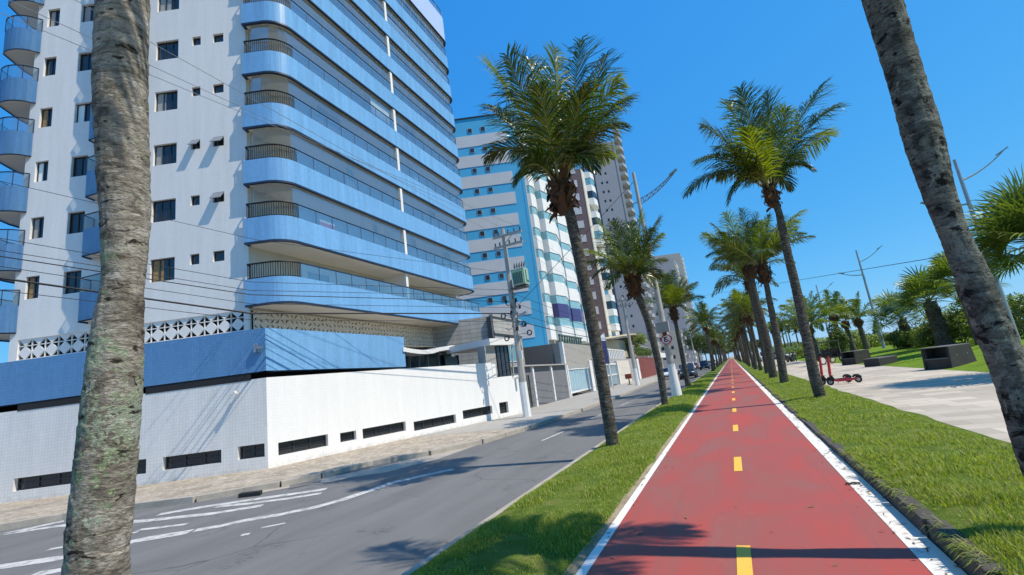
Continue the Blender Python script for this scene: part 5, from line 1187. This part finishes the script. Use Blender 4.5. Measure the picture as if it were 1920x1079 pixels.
# ================================================================== SCOOTERS, BENCHES, VEHICLES
def scooter(label, loc, rz, steer=0):
    o = thing('electric_scooter', label, 'scooter', (0, 0, 0), 'electric scooters on the promenade')
    for x in (0, .88):
        b = MB(); b.wheel((x, 0, .12), (0, 1, 0), .12, .055); wo = b.build('wheel', M['rubber'], o, smooth=False)
        b = MB(); b.tube([(x, -.032, .12), (x, .032, .12)], .06, 12); b.build('hub', M['alu'], wo)
    b = MB(); b.prism([(.14, 0, .13), (.16, 0, .20), (.30, 0, .17), (.80, 0, .175), (.86, 0, .21), (.86, 0, .15), (.75, 0, .105), (.25, 0, .105)], (0, .15, 0)); b.build('deck', M['red'], o, bevel=.012).location = (0, -.075, 0)
    b = MB(); b.prism([(.26, 0, .176), (.80, 0, .182), (.80, 0, .19), (.26, 0, .184)], (0, .13, 0)); b.build('deck_grip', M['black'], o).location = (0, -.065, 0)
    b = MB(); b.tube([(.14, 0, .17), (.07, 0, .30), (.09, 0, .36)], [.045, .05, .045], 8); b.tube([(.0, .045, .12), (.03, .045, .30)], .018, 6); b.tube([(.0, -.045, .12), (.03, -.045, .30)], .018, 6); b.build('fork', M['black'], o)
    b = MB(); b.tube([(.03, 0, .27), (.06, 0, .45), (.13, 0, 1.08)], [.042, .036, .032], 8); b.tube([(.05, 0, .40), (.115, 0, .98)], [.052, .045], 8); b.build('column', M['red'], o)
    b = MB(); b.tube([(.16, -.26, 1.13), (.13, -.08, 1.12), (.13, .08, 1.12), (.16, .26, 1.13)], .018, 6); ho = b.build('handlebar', M['black'], o)
    b = MB(); b.tube([(.165, -.27, 1.13), (.15, -.15, 1.13)], .025, 6); b.tube([(.165, .27, 1.13), (.15, .15, 1.13)], .025, 6); b.build('grips', M['rubber'], ho)
    b = MB(); b.ob((.07, -.07, 1.09), (.13, 0, .03), (0, .14, 0), (-.01, 0, .10)); b.build('display', M['black'], ho, bevel=.015)
    b = MB(); b.tube([(.72, 0, .22), (.80, 0, .275), (.90, 0, .27), (1.0, 0, .20)], [.03, .045, .045, .03], 8); b.build('rear_fender', M['black'], o)
    b = MB(); b.tube([(-.11, 0, .21), (-.04, 0, .27), (.06, 0, .26)], [.025, .04, .03], 8); b.build('front_fender', M['black'], o)
    b = MB(); b.tube([(.50, .05, .11), (.58, .17, .0)], .012, 5); b.build('kickstand', M['alu'], o)
    o.location = loc; o.rotation_euler = (0, 0, rz); WL[o.name] = V(loc); return o
scooter('red electric scooter parked on the promenade, nearer of the pair', (3.32, 22.35, 0), R_(-3)).scale = (1.04,)*3
scooter('red electric scooter parked just behind the nearer one', (3.12, 22.85, 0), R_(6)).scale = (1.04,)*3
e2 = V((.75, .66, 0)).normalized(); e1 = V((-.66, .75, 0)).normalized()
def bench(label, c, full=True, s=1.0):
    o = thing('bench', label, 'bench', c, 'charcoal benches along the promenade lawn'); c = V(c); Z = V((0, 0, 1))
    if full:
        for k in (0, .95):
            b = MB(); b.prism([c+e1*k+e2*.0, c+e1*k+e2*1.55, c+e1*k+e2*1.45+Z*.86, c+e1*k+e2*.12+Z*.86], e1*.07); bo = b.build('end_panel', M['wood'], o, bevel=.008)
            if k == 0:
                b = MB()
                for q in (.45, 1.1): b.tube([c+e2*q+Z*.5-e1*.012, c+e2*q+Z*.5+e1*.01], .028, 8)
                b.build('bolts', M['alu'], bo)
        b = MB(); b.ob(c+e1*.87+e2*.1, e1*.05, e2*1.35, Z*.84); b.build('inner_panel', M['wood'], o)
        for a, b_ in ((.05, .66), (.90, 1.5)):
            b = MB(); b.ob(c+e1*.07+e2*(a+.03), e1*.87, e2*(b_-a-.06), Z*.40); b.build('seat_box', M['wood'], o)
            b = MB()
            for i in range(5): b.ob(c+e1*.075+e2*(a+i*(b_-a)/5)+Z*.402, e1*.87, e2*((b_-a)/5-.015), Z*.035)
            b.build('seat', M['woodtop'], o)
        b = MB()
        for i in range(6): b.ob(c+e1*.075+e2*(.70+.0*i)+Z*(.43+i*.068), e1*.87, e2*.10, Z*.058)
        b.build('backrest', M['wood'], o)
        b = MB(); b.ob(c+e1*.0-e2*-.10+Z*.862, e1*1.01, e2*1.36, Z*.03); b.build('top_board', M['woodtop'], o)
    else:
        b = MB(); b.ob(c, e2*1.5, e1*.9, Z*.42); b.build('seat_box', M['wood'], o, bevel=.01)
        b = MB()
        for i in range(6): b.ob(c-e2*.01+e1*(i*.15+.005)+Z*.422, e2*1.52, e1*.135, Z*.035)
        b.build('seat', M['woodtop'], o)
    return o
bench('large charcoal bench with high end panels, nearest to the close right trunk', (7.85, 24.6, 0))
bench('low backless charcoal bench between the two high ones', (7.45, 33.0, 0), False)
bench('charcoal high bench farthest down the promenade, beside the dark bushy palm foot', (7.5, 38.9, 0))
def car(label, paint, loc, rz, style=0, group='cars on the street'):
    o = thing('car', label, 'car', (0, 0, 0), group); h = (1.48, 1.62, 1.75)[style]
    def loft(secs, name, mat, parent, bev=.04):
        b = MB(); n = len(secs[0])
        vs = [p for s in secs for p in s]; fs = [(i*n+j, i*n+(j+1) % n, (i+1)*n+(j+1) % n, (i+1)*n+j) for i in range(len(secs)-1) for j in range(n)]
        b.add(vs, fs); b.add(secs[0], (tuple(reversed(range(n))),)); b.add(secs[-1], (tuple(range(n)),)); return b.build(name, mat, parent, bevel=bev)
    def sec(x, w_, z0, z1): return [(x, -w_*.94, z0), (x, w_*.94, z0), (x, w_, z0+(z1-z0)*.5), (x, w_*.90, z1), (x, -w_*.90, z1), (x, -w_, z0+(z1-z0)*.5)]
    loft([sec(-2.05, .70, .35, .62), sec(-1.95, .80, .24, .74), sec(-1.1, .86, .2, .90), sec(.2, .87, .2, .94), sec(1.4, .86, .2, .97), sec(1.95, .80, .26, .93), sec(2.05, .72, .38, .85)], 'body', paint, o)
    cab = loft([sec(-1.05, .74, .88, .93), sec(-.35, .70, .9, h-.04), sec(.3, .69, .9, h), sec(1.1, .68, .9, h-.03), sec(1.75, .72, .9, 1.0)], 'cabin', paint, o, .03)
    g = MB(); g.quad((-1.07, -.60, .96), (-1.07, .60, .96), (-.44, .53, h-.07), (-.44, -.53, h-.07)); g.build('windscreen', M['pane'], cab)
    g = MB(); g.quad((1.72, .58, 1.02), (1.72, -.58, 1.02), (1.20, -.52, h-.07), (1.20, .52, h-.07)); g.build('rear_window', M['pane'], cab)
    for sy in (-1, 1):
        g = MB(); q = [(-.80, sy*.735, .98), (1.35, sy*.735, 1.0), (1.02, sy*.665, h-.1), (-.25, sy*.665, h-.1)]; g.poly(q if sy < 0 else q[::-1]); g.build('side_window', M['pane'], cab)
        b = MB(); b.ob((-.62, sy*.86, .92), (.1, 0, 0), (0, sy*.16, 0), (0, 0, .12)); b.build('mirror', M['black'], o)
        b = MB(); b.tube([(-2.02, sy*.58, .66), (-1.90, sy*.60, .68)], .11, 10); b.build('headlight', M['white'], o)
        b = MB(); b.ob((2.0, sy*.62-.1, .68), (.06, 0, 0), (0, .2, 0), (0, 0, .16)); b.build('tail_light', M['red'], o)
        for x in (-1.28, 1.25):
            b = MB(); b.wheel((x, sy*.78, .31), (0, 1, 0), .31, .19); wo = b.build('wheel', M['rubber'], o)
            b = MB(); b.tube([(x, sy*.80, .31), (x, sy*.885, .31)], .18, 12); b.build('rim', M['alu'], wo)
    b = MB(); b.ob((-2.08, -.55, .30), (.06, 0, 0), (0, 1.1, 0), (0, 0, .22)); b.build('bumper_grille', M['black'], o)
    b = MB(); b.ob((-2.095, -.2, .42), (.01, 0, 0), (0, .4, 0), (0, 0, .12)); b.build('number_plate', M['wpaint'], o)
    o.location = loc; o.rotation_euler = (0, 0, rz); return o
paints = {'dark': plain('dark_car_paint', (.025, .03, .038), .18, 0, spec=.7), 'white': plain('white_car_paint', (.72, .73, .74), .2, 0), 'silver': plain('silver_car_paint', (.36, .38, .40), .25, 0, metal=.4), 'graphite': plain('graphite_car_paint', (.06, .065, .075), .2, 0), 'wine': plain('wine_car_paint', (.18, .02, .025), .2, 0)}
car('dark hatchback driving toward the camera beside the median strip', paints['dark'], (-4.75, 58, -.21), R_(90), 1)
for lab, p, x, y, st in (('white car parked at the left kerb just behind the dark hatchback', 'white', -7.9, 66, 0), ('silver car parked at the left kerb, second in the line', 'silver', -7.9, 88, 1), ('graphite car parked at the left kerb, third in the line', 'graphite', -7.9, 97, 0), ('white tall car at the left kerb, fourth in the line', 'white', -7.9, 106, 2), ('wine red car at the left kerb, fifth in the line', 'wine', -7.9, 116, 0),
        ('dark car in the lane far behind the dark hatchback', 'dark', -5.0, 100, 2), ('silver car in the far lane before the trees', 'silver', -5.2, 128, 0), ('white car farthest along the lane, tiny beside the trunks', 'white', -4.8, 150, 1)):
    car(lab, paints[p], (x, y, -.21), R_(90), st)
for lab, p, x, y, st in (('white car parked on the promenade between the right palm trunks', 'white', 5.2, 96, 2), ('graphite car parked on the promenade behind the white one', 'graphite', 6.6, 104, 1), ('silver car parked on the promenade left of the motorbikes', 'silver', 8.2, 100, 0)):
    car(lab, paints[p], (x, y, 0), R_(100), st, 'cars parked on the promenade')
def bike(label, loc, rz, col):
    o = thing('motorbike', label, 'motorbike', (0, 0, 0), 'motorbikes parked on the promenade')
    for x in (-.65, .62):
        b = MB(); b.wheel((x, 0, .31), (0, 1, 0), .31, .12, 16); wo = b.build('wheel', M['rubber'], o); b = MB(); b.tube([(x, -.065, .31), (x, .065, .31)], .17, 10); b.build('rim', M['alu'], wo)
    b = MB(); b.tube([(-.62, 0, .31), (-.42, 0, .95)], .045, 6); b.tube([(-.4, 0, .8), (0, 0, .45), (.6, 0, .33)], .05, 6); b.build('frame', M['black'], o)
    b = MB(); b.tube([(-.42, 0, .82), (-.2, 0, .86), (.1, 0, .78)], [.09, .17, .1], 10); b.tube([(.3, 0, .66), (.75, 0, .78)], [.12, .07], 8); b.build('bodywork', col, o)
    b = MB(); b.tube([(.05, 0, .80), (.4, 0, .82), (.72, 0, .88)], [.1, .13, .09], 8); b.build('seat', M['black'], o)
    b = MB(); b.tube([(-.3, -.36, 1.08), (-.42, 0, 1.0), (-.3, .36, 1.08)], .022, 6); b.build('handlebar', M['black'], o)
    b = MB(); b.tube([(-.62, 0, .90), (-.5, 0, .92)], .10, 10); b.build('headlight', M['wpaint'], o)
    b = MB(); b.box((-.02, 0, .3), .36, .26, .34); b.build('engine', M['alu'], o, bevel=.03)
    o.location = loc; o.rotation_euler = (0, 0, rz); return o
for i, (px, lab, p) in enumerate(((1469, 'dark motorbike, leftmost of the parked row beyond the right palms', 'graphite'), (1476, 'white motorbike, second of the parked row beyond the right palms', 'white'), (1483, 'black motorbike, third of the parked row beyond the right palms', 'dark'), (1489, 'wine red motorbike, last of the parked row beyond the right palms', 'wine'))):
    q = onY(px, 660, 68); bike(lab, (q.x, 68, .0 if q.x < 7.5 else lawnz(q.x)), R_(60+8*i), paints[p])
q = onY(1547, 660, 46); ct = thing('pedal_cart', 'dark roofed pedal cart with white wheels standing behind the scooters', 'cart', (0, 0, 0))
mb = MB(); mb.ob((-1.0, -.62, 1.72), (2.0, 0, 0), (0, 1.24, 0), (0, 0, .09)); mb.build('roof', M['frame'], ct, bevel=.03)
for x in (-.9, .9):
    for y in (-.55, .55):
        mb = MB(); mb.tube([(x, y, .5), (x, y, 1.74)], .025, 6); mb.build('roof_post', M['alu'], ct)
        mb = MB(); mb.wheel((x, y*1.1, .33), (0, 1, 0), .33, .07, 18); wo = mb.build('wheel', M['rubber'], ct); mb = MB(); mb.tube([(x, y*1.1-.04, .33), (x, y*1.1+.04, .33)], .24, 14); mb.build('wheel_disc', M['wpaint'], wo)
mb = MB(); mb.ob((-.95, -.5, .42), (1.9, 0, 0), (0, 1.0, 0), (0, 0, .12)); mb.build('chassis', M['frame'], ct)
for x in (-.3, .55): mb = MB(); mb.ob((x, -.48, .54), (.42, 0, 0), (0, .96, 0), (0, 0, .22)); mb.ob((x+.34, -.48, .76), (.09, 0, 0), (0, .96, 0), (0, 0, .4)); mb.build('seat', M['black'], ct)
ct.location = (q.x, 46, lawnz(q.x)); ct.rotation_euler = (0, 0, R_(30))
a, b = onY(1436, 655, 110), onY(1500, 647, 110); mb = MB(); mb.ob((a.x, 110, 0), (b.x-a.x, 0, 0), (0, .3, 0), (0, 0, 1.9)); tag(mb.build('low_wall', M['lgrey']), 'low pale wall far beyond the parked motorbikes', 'wall')
mb = MB(); q = gp(1600, 908, .006)
for dx in (0, .045, -.05): mb.tube([q+V((dx+math.cos(i*.7)*.022, math.sin(i*.7)*.03, .008)) for i in range(10)], .006, 5, cap=False)
tag(mb.build('wire_scrap', M['black']), 'small twist of black wire lying on the right edge line of the cycle path', 'debris')

# ================================================================== SHRUBS, HEDGES, TREES
def leafcloud(blobs, n, size, seed, gap=.0, tri=False):
    """n leaf-sized diamonds through the shells of a set of ellipsoid clumps"""
    r = np.random.RandomState(seed); B = np.array([(*c, *s) for c, s in blobs], dtype=float); wgt = (B[:, 3]*B[:, 4]*B[:, 5])**.67; k = r.choice(len(B), n, p=wgt/wgt.sum())
    d = r.normal(size=(n, 3)); d /= np.linalg.norm(d, axis=1)[:, None]; rad = r.uniform(.45, 1.06, n)**.6
    P = B[k, :3]+d*B[k, 3:]*rad[:, None]
    nr = d+r.normal(size=(n, 3))*.8+np.array([0, 0, .35]); nr /= np.linalg.norm(nr, axis=1)[:, None]
    t = np.cross(nr, r.normal(size=(n, 3))); t /= np.linalg.norm(t, axis=1)[:, None]; b = np.cross(nr, t); s = (size*r.uniform(.6, 1.35, n))[:, None]
    v = np.stack([P-t*s*.5, P+b*s*.24, P+t*s*.5+nr*-.1*s, P-b*s*.24], 1).reshape(-1, 3)
    return v, np.arange(n*4).reshape(-1, 4)
def blobs_for(c, rx, ry, rz, n, seed, k=.5):
    r = random.Random(seed); out = [((c[0], c[1], c[2]+rz*.5), (rx*.7, ry*.7, rz*.52))]
    for i in range(n):
        a = r.uniform(0, 6.283); q = r.uniform(.3, 1.0)
        out.append(((c[0]+math.cos(a)*rx*.75*q, c[1]+math.sin(a)*ry*.75*q, c[2]+rz*r.uniform(.25, .98)), (rx*k*r.uniform(.5, 1), ry*k*r.uniform(.5, 1), rz*k*r.uniform(.35, .7))))
    return out
def shrub(label, c, rx, rz, n, size, seed, mat='shrub', name='shrub', group='shrubs bordering the promenade lawn', ry=None):
    o = thing(name, label, 'shrub', c, group); v, f = leafcloud(blobs_for(c, rx, ry or rx, rz, 9, seed), n, size, seed); from_arrays('foliage', v, f, M[mat], o)
    b = MB(); r = random.Random(seed)
    for i in range(5): a = r.uniform(0, 6.28); b.tube([V(c)-V((0, 0, .1)), V(c)+V((math.cos(a)*rx*.3, math.sin(a)*rx*.3, rz*.4)), V(c)+V((math.cos(a)*rx*.6, math.sin(a)*rx*.6, rz*.75))], [.04, .025, .012], 5)
    b.build('stems', M['bark'], o); return o
def at(x, y, Y): p = onY(x, y, Y); return (p.x, Y, lawnz(p.x))
hz = ['first', 'second', 'third', 'fourth', 'fifth', 'sixth', 'seventh', 'eighth', 'ninth', 'tenth']
for i, (x, Y, rx, rz, mat) in enumerate(((1738, 46, 1.6, 1.5, 'shrub'), (1768, 45, 1.9, 2.1, 'shrubd'), (1800, 44, 1.9, 2.4, 'shrub'), (1835, 42, 1.8, 2.3, 'shrubd'), (1868, 40, 1.8, 2.3, 'shrub'), (1902, 38, 1.8, 2.3, 'shrub'), (1935, 36, 1.8, 2.3, 'shrubd'))):
    shrub('tall leafy hedge bush behind the large bench, %s from its left end' % hz[i], at(x, 620, Y), rx, rz, 3200, .17, 70+i, mat, 'hedge_bush', 'hedge behind the large bench')
shrub('round dark bush at the foot of the shorter fan palm', at(1688, 640, 49), 1.2, 1.5, 2600, .15, 81, 'shrubd')
shrub('bright leafy bush right of the shorter fan palm', at(1722, 640, 48), 1.3, 1.3, 2200, .16, 82)
shrub('dark bushy skirt around the foot of the feather palm behind the black bench', at(1575, 650, 60), 1.3, 2.9, 3600, .2, 83, 'shrubd')
for i, (x, Y, rx, rz, mat) in enumerate(((1500, 78, 3.2, 2.2, 'shrub'), (1524, 80, 3.2, 2.6, 'shrubd'), (1548, 76, 3.0, 2.9, 'shrub'), (1596, 72, 2.6, 3.0, 'shrub'), (1616, 70, 2.6, 2.2, 'shrub'), (1634, 74, 3.0, 2.1, 'shrubd'), (1664, 72, 2.8, 1.9, 'shrub'), (1690, 74, 3.2, 2.0, 'shrub'), (1715, 70, 2.6, 1.7, 'shrubd'), (1745, 66, 2.6, 1.9, 'shrub'))):
    shrub('wild scrub clump along the beach edge, %s counted from the tall right verge palm' % hz[i], at(x, 640, Y), rx, rz*.68, 1900, .26, 90+i, mat, group='scrub along the beach edge')
for i, x in enumerate((1452, 1474, 1496, 1520)):
    shrub('hazy green thicket far beyond the motorbikes, %s from the left' % hz[i], at(x, 645, 150), 5.5, 2.4, 1400, .5, 110+i, 'shrub', group='thicket far beyond the motorbikes')
c = at(1650, 640, 84); o = thing('conifer', 'small dark conifer standing alone between the lamp post and the fan palms', 'tree', c)
v, f = leafcloud([((c[0], c[1], c[2]+.4+i*.42), (1.05*(1-i/8.5), 1.05*(1-i/8.5), .32)) for i in range(8)], 2200, .22, 130); from_arrays('crown', v, f, M['shrubd'], o); mb = MB(); mb.tube([V(c)-V((0, 0, .1)), V(c)+V((0, 0, 3.4))], [.12, .03], 6); mb.build('trunk', M['bark'], o)
def broad(label, c, h, r, n, size, seed, mat='tree', group='broadleaf trees at the end of the street'):
    o = thing('broadleaf_tree', label, 'tree', c, group); rr = random.Random(seed); c = V(c)
    bl = [((c.x+rr.uniform(-1, 1)*r*.75, c.y+rr.uniform(-1, 1)*r*.75, c.z+h*rr.uniform(.45, .95)), (r*rr.uniform(.28, .5), r*rr.uniform(.28, .5), h*rr.uniform(.1, .2))) for i in range(16)]
    v, f = leafcloud(bl, n, size, seed); from_arrays('crown', v, f, M[mat], o)
    b = MB(); b.tube([c-V((0, 0, .2)), c+V((.1, 0, h*.3)), c+V((0, 0, h*.6))], [.28, .2, .1], 8)
    for p, s in bl[:6]: b.tube([c+V((.08, 0, h*.32)), (c+V((0, 0, h*.45))).lerp(V(p), .5), V(p)], [.12, .07, .03], 6)
    b.build('trunk', M['bark'], o)
for i, (x, Y, h, r, lab) in enumerate(((1318, 205, 15, 7.0, 'large broadleaf tree behind the low concrete block on the left pavement'), (1330, 240, 13, 6.0, 'broadleaf tree beyond the large one on the left pavement'), (1341, 300, 14, 6.5, 'distant broadleaf tree beside the last left palms'))):
    p = onY(x, 670, Y); broad(lab, (p.x-1.5, Y, -.1), h, r, 5200, .65, 140+i)
for i, (px, Y, h, r) in enumerate(((1352, 400, 12, 9), (1366, 425, 11, 9), (1380, 400, 12, 9), (1396, 380, 11, 8), (1412, 360, 10, 8), (1430, 340, 10, 8))):
    p = onY(px, 668, Y); broad('hazy tree closing the far end of the avenue, %s from the left' % hz[i], (p.x, Y, -.1), h, r, 2400, 1.0, 150+i, group='trees closing the far end of the avenue')
q = V((-14.6, 84, 3.3)); broad('small yellow green tree growing behind the brick red garden wall', q, 4.2, 1.9, 2200, .3, 160, 'shrub')
v, f = leafcloud([((-13.8, 80+i*1.5, 4.4), (.5, .9, .7)) for i in range(10)], 2600, .22, 161); o = thing('hedge', 'clipped green hedge along the top of the brick red wall', 'hedge', (-13.8, 87, 3.4)); from_arrays('foliage', v, f, M['shrubd'], o)
mb = MB(); mb.fb(GF4, 2.6, 20, -.85, -.35, 3.35, 4.0); mb.build('planter', M['lgrey'], o)

# ================================================================== GRASS BLADES (uncountable: one object per strip)
def blades(name, label, areas, xz, seed, zk=None):
    r = np.random.RandomState(seed); VS = []
    X, Z = np.array(xz[0]), np.array(xz[1])
    for y0, y1, dens, h, wd in areas:
        n = int(dens*(X[-1]-X[0])*(y1-y0)); x = r.uniform(X[0], X[-1], n); y = r.uniform(y0, y1, n); z = np.interp(x, X, Z)*(1 if zk is None else np.where(x < 2.0, np.interp(y, [7, 9.5], [1, .42]), 1-(1-np.interp(y, [7, 9.5], [1, .42]))*np.clip((2.5-x)*2, 0, 1)))-.012
        gx, gy = np.arange(X[0]-.1, X[-1]+.2, .07), np.arange(y0-.1, y1+.2, .07)           # patchy growth: thin and worn places
        G = np.array([[mnoise.noise((a*1.5, b*1.1, seed))+.55*mnoise.noise((a*4.2, b*3.6, seed+3)) for b in gy] for a in gx]); pt = G[((x-gx[0])/.07).astype(int).clip(0, len(gx)-1), ((y-gy[0])/.07).astype(int).clip(0, len(gy)-1)]
        keep = r.uniform(0, 1, n) < np.clip(.9+1.8*pt, .10, 1); x, y, z, pt = x[keep], y[keep], z[keep], pt[keep]; n = len(x)
        c2 = np.sin(x*3.1+np.sin(y*1.7)*2)*np.sin(y*2.3+np.sin(x*2.2)*1.6); hh = h*r.uniform(.45, 1.25, n)*(1+.2*c2)*np.clip(1+.8*pt, .5, 1.6); a = r.uniform(0, 6.283, n); le = r.uniform(.15, .95, n)*hh
        ed = np.minimum(x-X[0], X[-1]-x); hh *= np.clip(.45+ed*3, .45, 1); le *= np.clip(.6+ed*2, .6, 1)
        wv = np.stack([np.cos(a+1.57), np.sin(a+1.57), np.zeros(n)], 1)*(wd*r.uniform(.7, 1.3, n))[:, None]*.5
        P = np.stack([x, y, z], 1); m_ = P+np.stack([np.cos(a)*le*.35, np.sin(a)*le*.35, hh*.62], 1); t = P+np.stack([np.cos(a)*le, np.sin(a)*le, hh*.95], 1)
        VS.append(np.stack([P-wv, P+wv, m_+wv*.8, t, m_-wv*.8], 1).reshape(-1, 3))
    v = np.concatenate(VS); n = len(v)//5; b = np.arange(n)[:, None]*5
    f = np.concatenate([b+np.array([[0, 1, 2, 4]]), b+np.array([[4, 2, 3, 3]])]).astype(np.int32)
    q = np.concatenate([b+np.array([[0, 1, 2]]), b+np.array([[0, 2, 4]]), b+np.array([[4, 2, 3]])])
    o = from_arrays(name, v, q, M['grass']); return tag(o, label, 'grass', kind='stuff')
blades('median_grass', 'short green grass growing on the median strip', [(1.0, 5.5, 7000, .052, .006), (5.5, 10, 4000, .050, .009), (10, 20, 1500, .048, .014), (20, 45, 380, .05, .028)], ([-3.115, -2.9, -2.5, -2.1, -1.8, -1.575], [.005, .045, .075, .075, .055, .025]), 5)
blades('verge_grass', 'longer green grass growing on the right verge behind the kerb', [(2.5, 6.5, 7000, .066, .0065), (6.5, 11, 4000, .058, .009), (11, 22, 1300, .052, .015), (22, 45, 350, .052, .03)], ([1.205, 1.4, 1.9, 2.4, 2.85, 3.0], [.125, .15, .15, .12, .06, .03]), 6, True)
# tufts spilling over the kerb
r_s = random.Random(8); ks = []
for i in range(46):
    y = 2.6+r_s.random()**1.4*22; kz = float(np.interp(y, [7, 9.5], [1, .42])); n = r_s.randint(14, 46)
    for k in range(n):
        x = 1.20+r_s.uniform(-.03, .06); yy_ = y+r_s.gauss(0, .09); a = r_s.uniform(2.2, 4.1); l = r_s.uniform(.06, .17); p = V((x, yy_, .12*kz)); d = V((math.cos(a), math.sin(a)*.8, r_s.uniform(-.1, .8))).normalized(); w_ = V((-d.y, d.x, 0)).normalized()*.005
        m2 = p+d*l*.6; e = m2+(d+V((0, 0, -.9))).normalized()*l*.45; ks += [p-w_, p+w_, m2+w_*.8, m2-w_*.8, e]
n = len(ks)//5; b = np.arange(n)[:, None]*5
tag(from_arrays('kerb_tufts', [tuple(p) for p in ks], np.concatenate([b+np.array([[0, 1, 2]]), b+np.array([[0, 2, 3]]), b+np.array([[3, 2, 4]])]), M['grass']), 'ragged grass tufts hanging over the weathered kerb stones', 'grass', kind='stuff')

# dry leaf bits blown about on the path, verge and road edge
r_ = np.random.RandomState(12); LV, LF = [], []
for i in range(520):
    y = 2.5+22*r_.uniform()**1.6; k = r_.uniform()
    x = -1.5+r_.normal()*.12 if k < .35 else (1.02+r_.normal()*.08 if k < .75 else (r_.uniform(-1.4, .9) if k < .82 else (-3.35-abs(r_.normal())*.25)))
    z = .009 if -1.6 < x < 1.11 else (-.214 if x < -3.2 else None)
    if z is None: continue
    a = r_.uniform(0, 6.28); l = r_.uniform(.012, .045); w_ = l*r_.uniform(.12, .35); d = np.array([np.cos(a), np.sin(a), 0]); s_ = np.array([-d[1], d[0], 0]); p = np.array([x, y, z])
    LV += [p-d*l, p+s_*w_+[0, 0, .006], p+d*l+[0, 0, .004], p-s_*w_]; b = len(LV)-4; LF.append((b, b+1, b+2, b+3))
tag(from_arrays('leaf_litter', np.array(LV), np.array(LF), plain('dry_leaf', (.20, .13, .06), .9, .4, 9)), 'dry leaf bits scattered along the edges of the cycle path and kerb', 'leaf litter', kind='stuff')
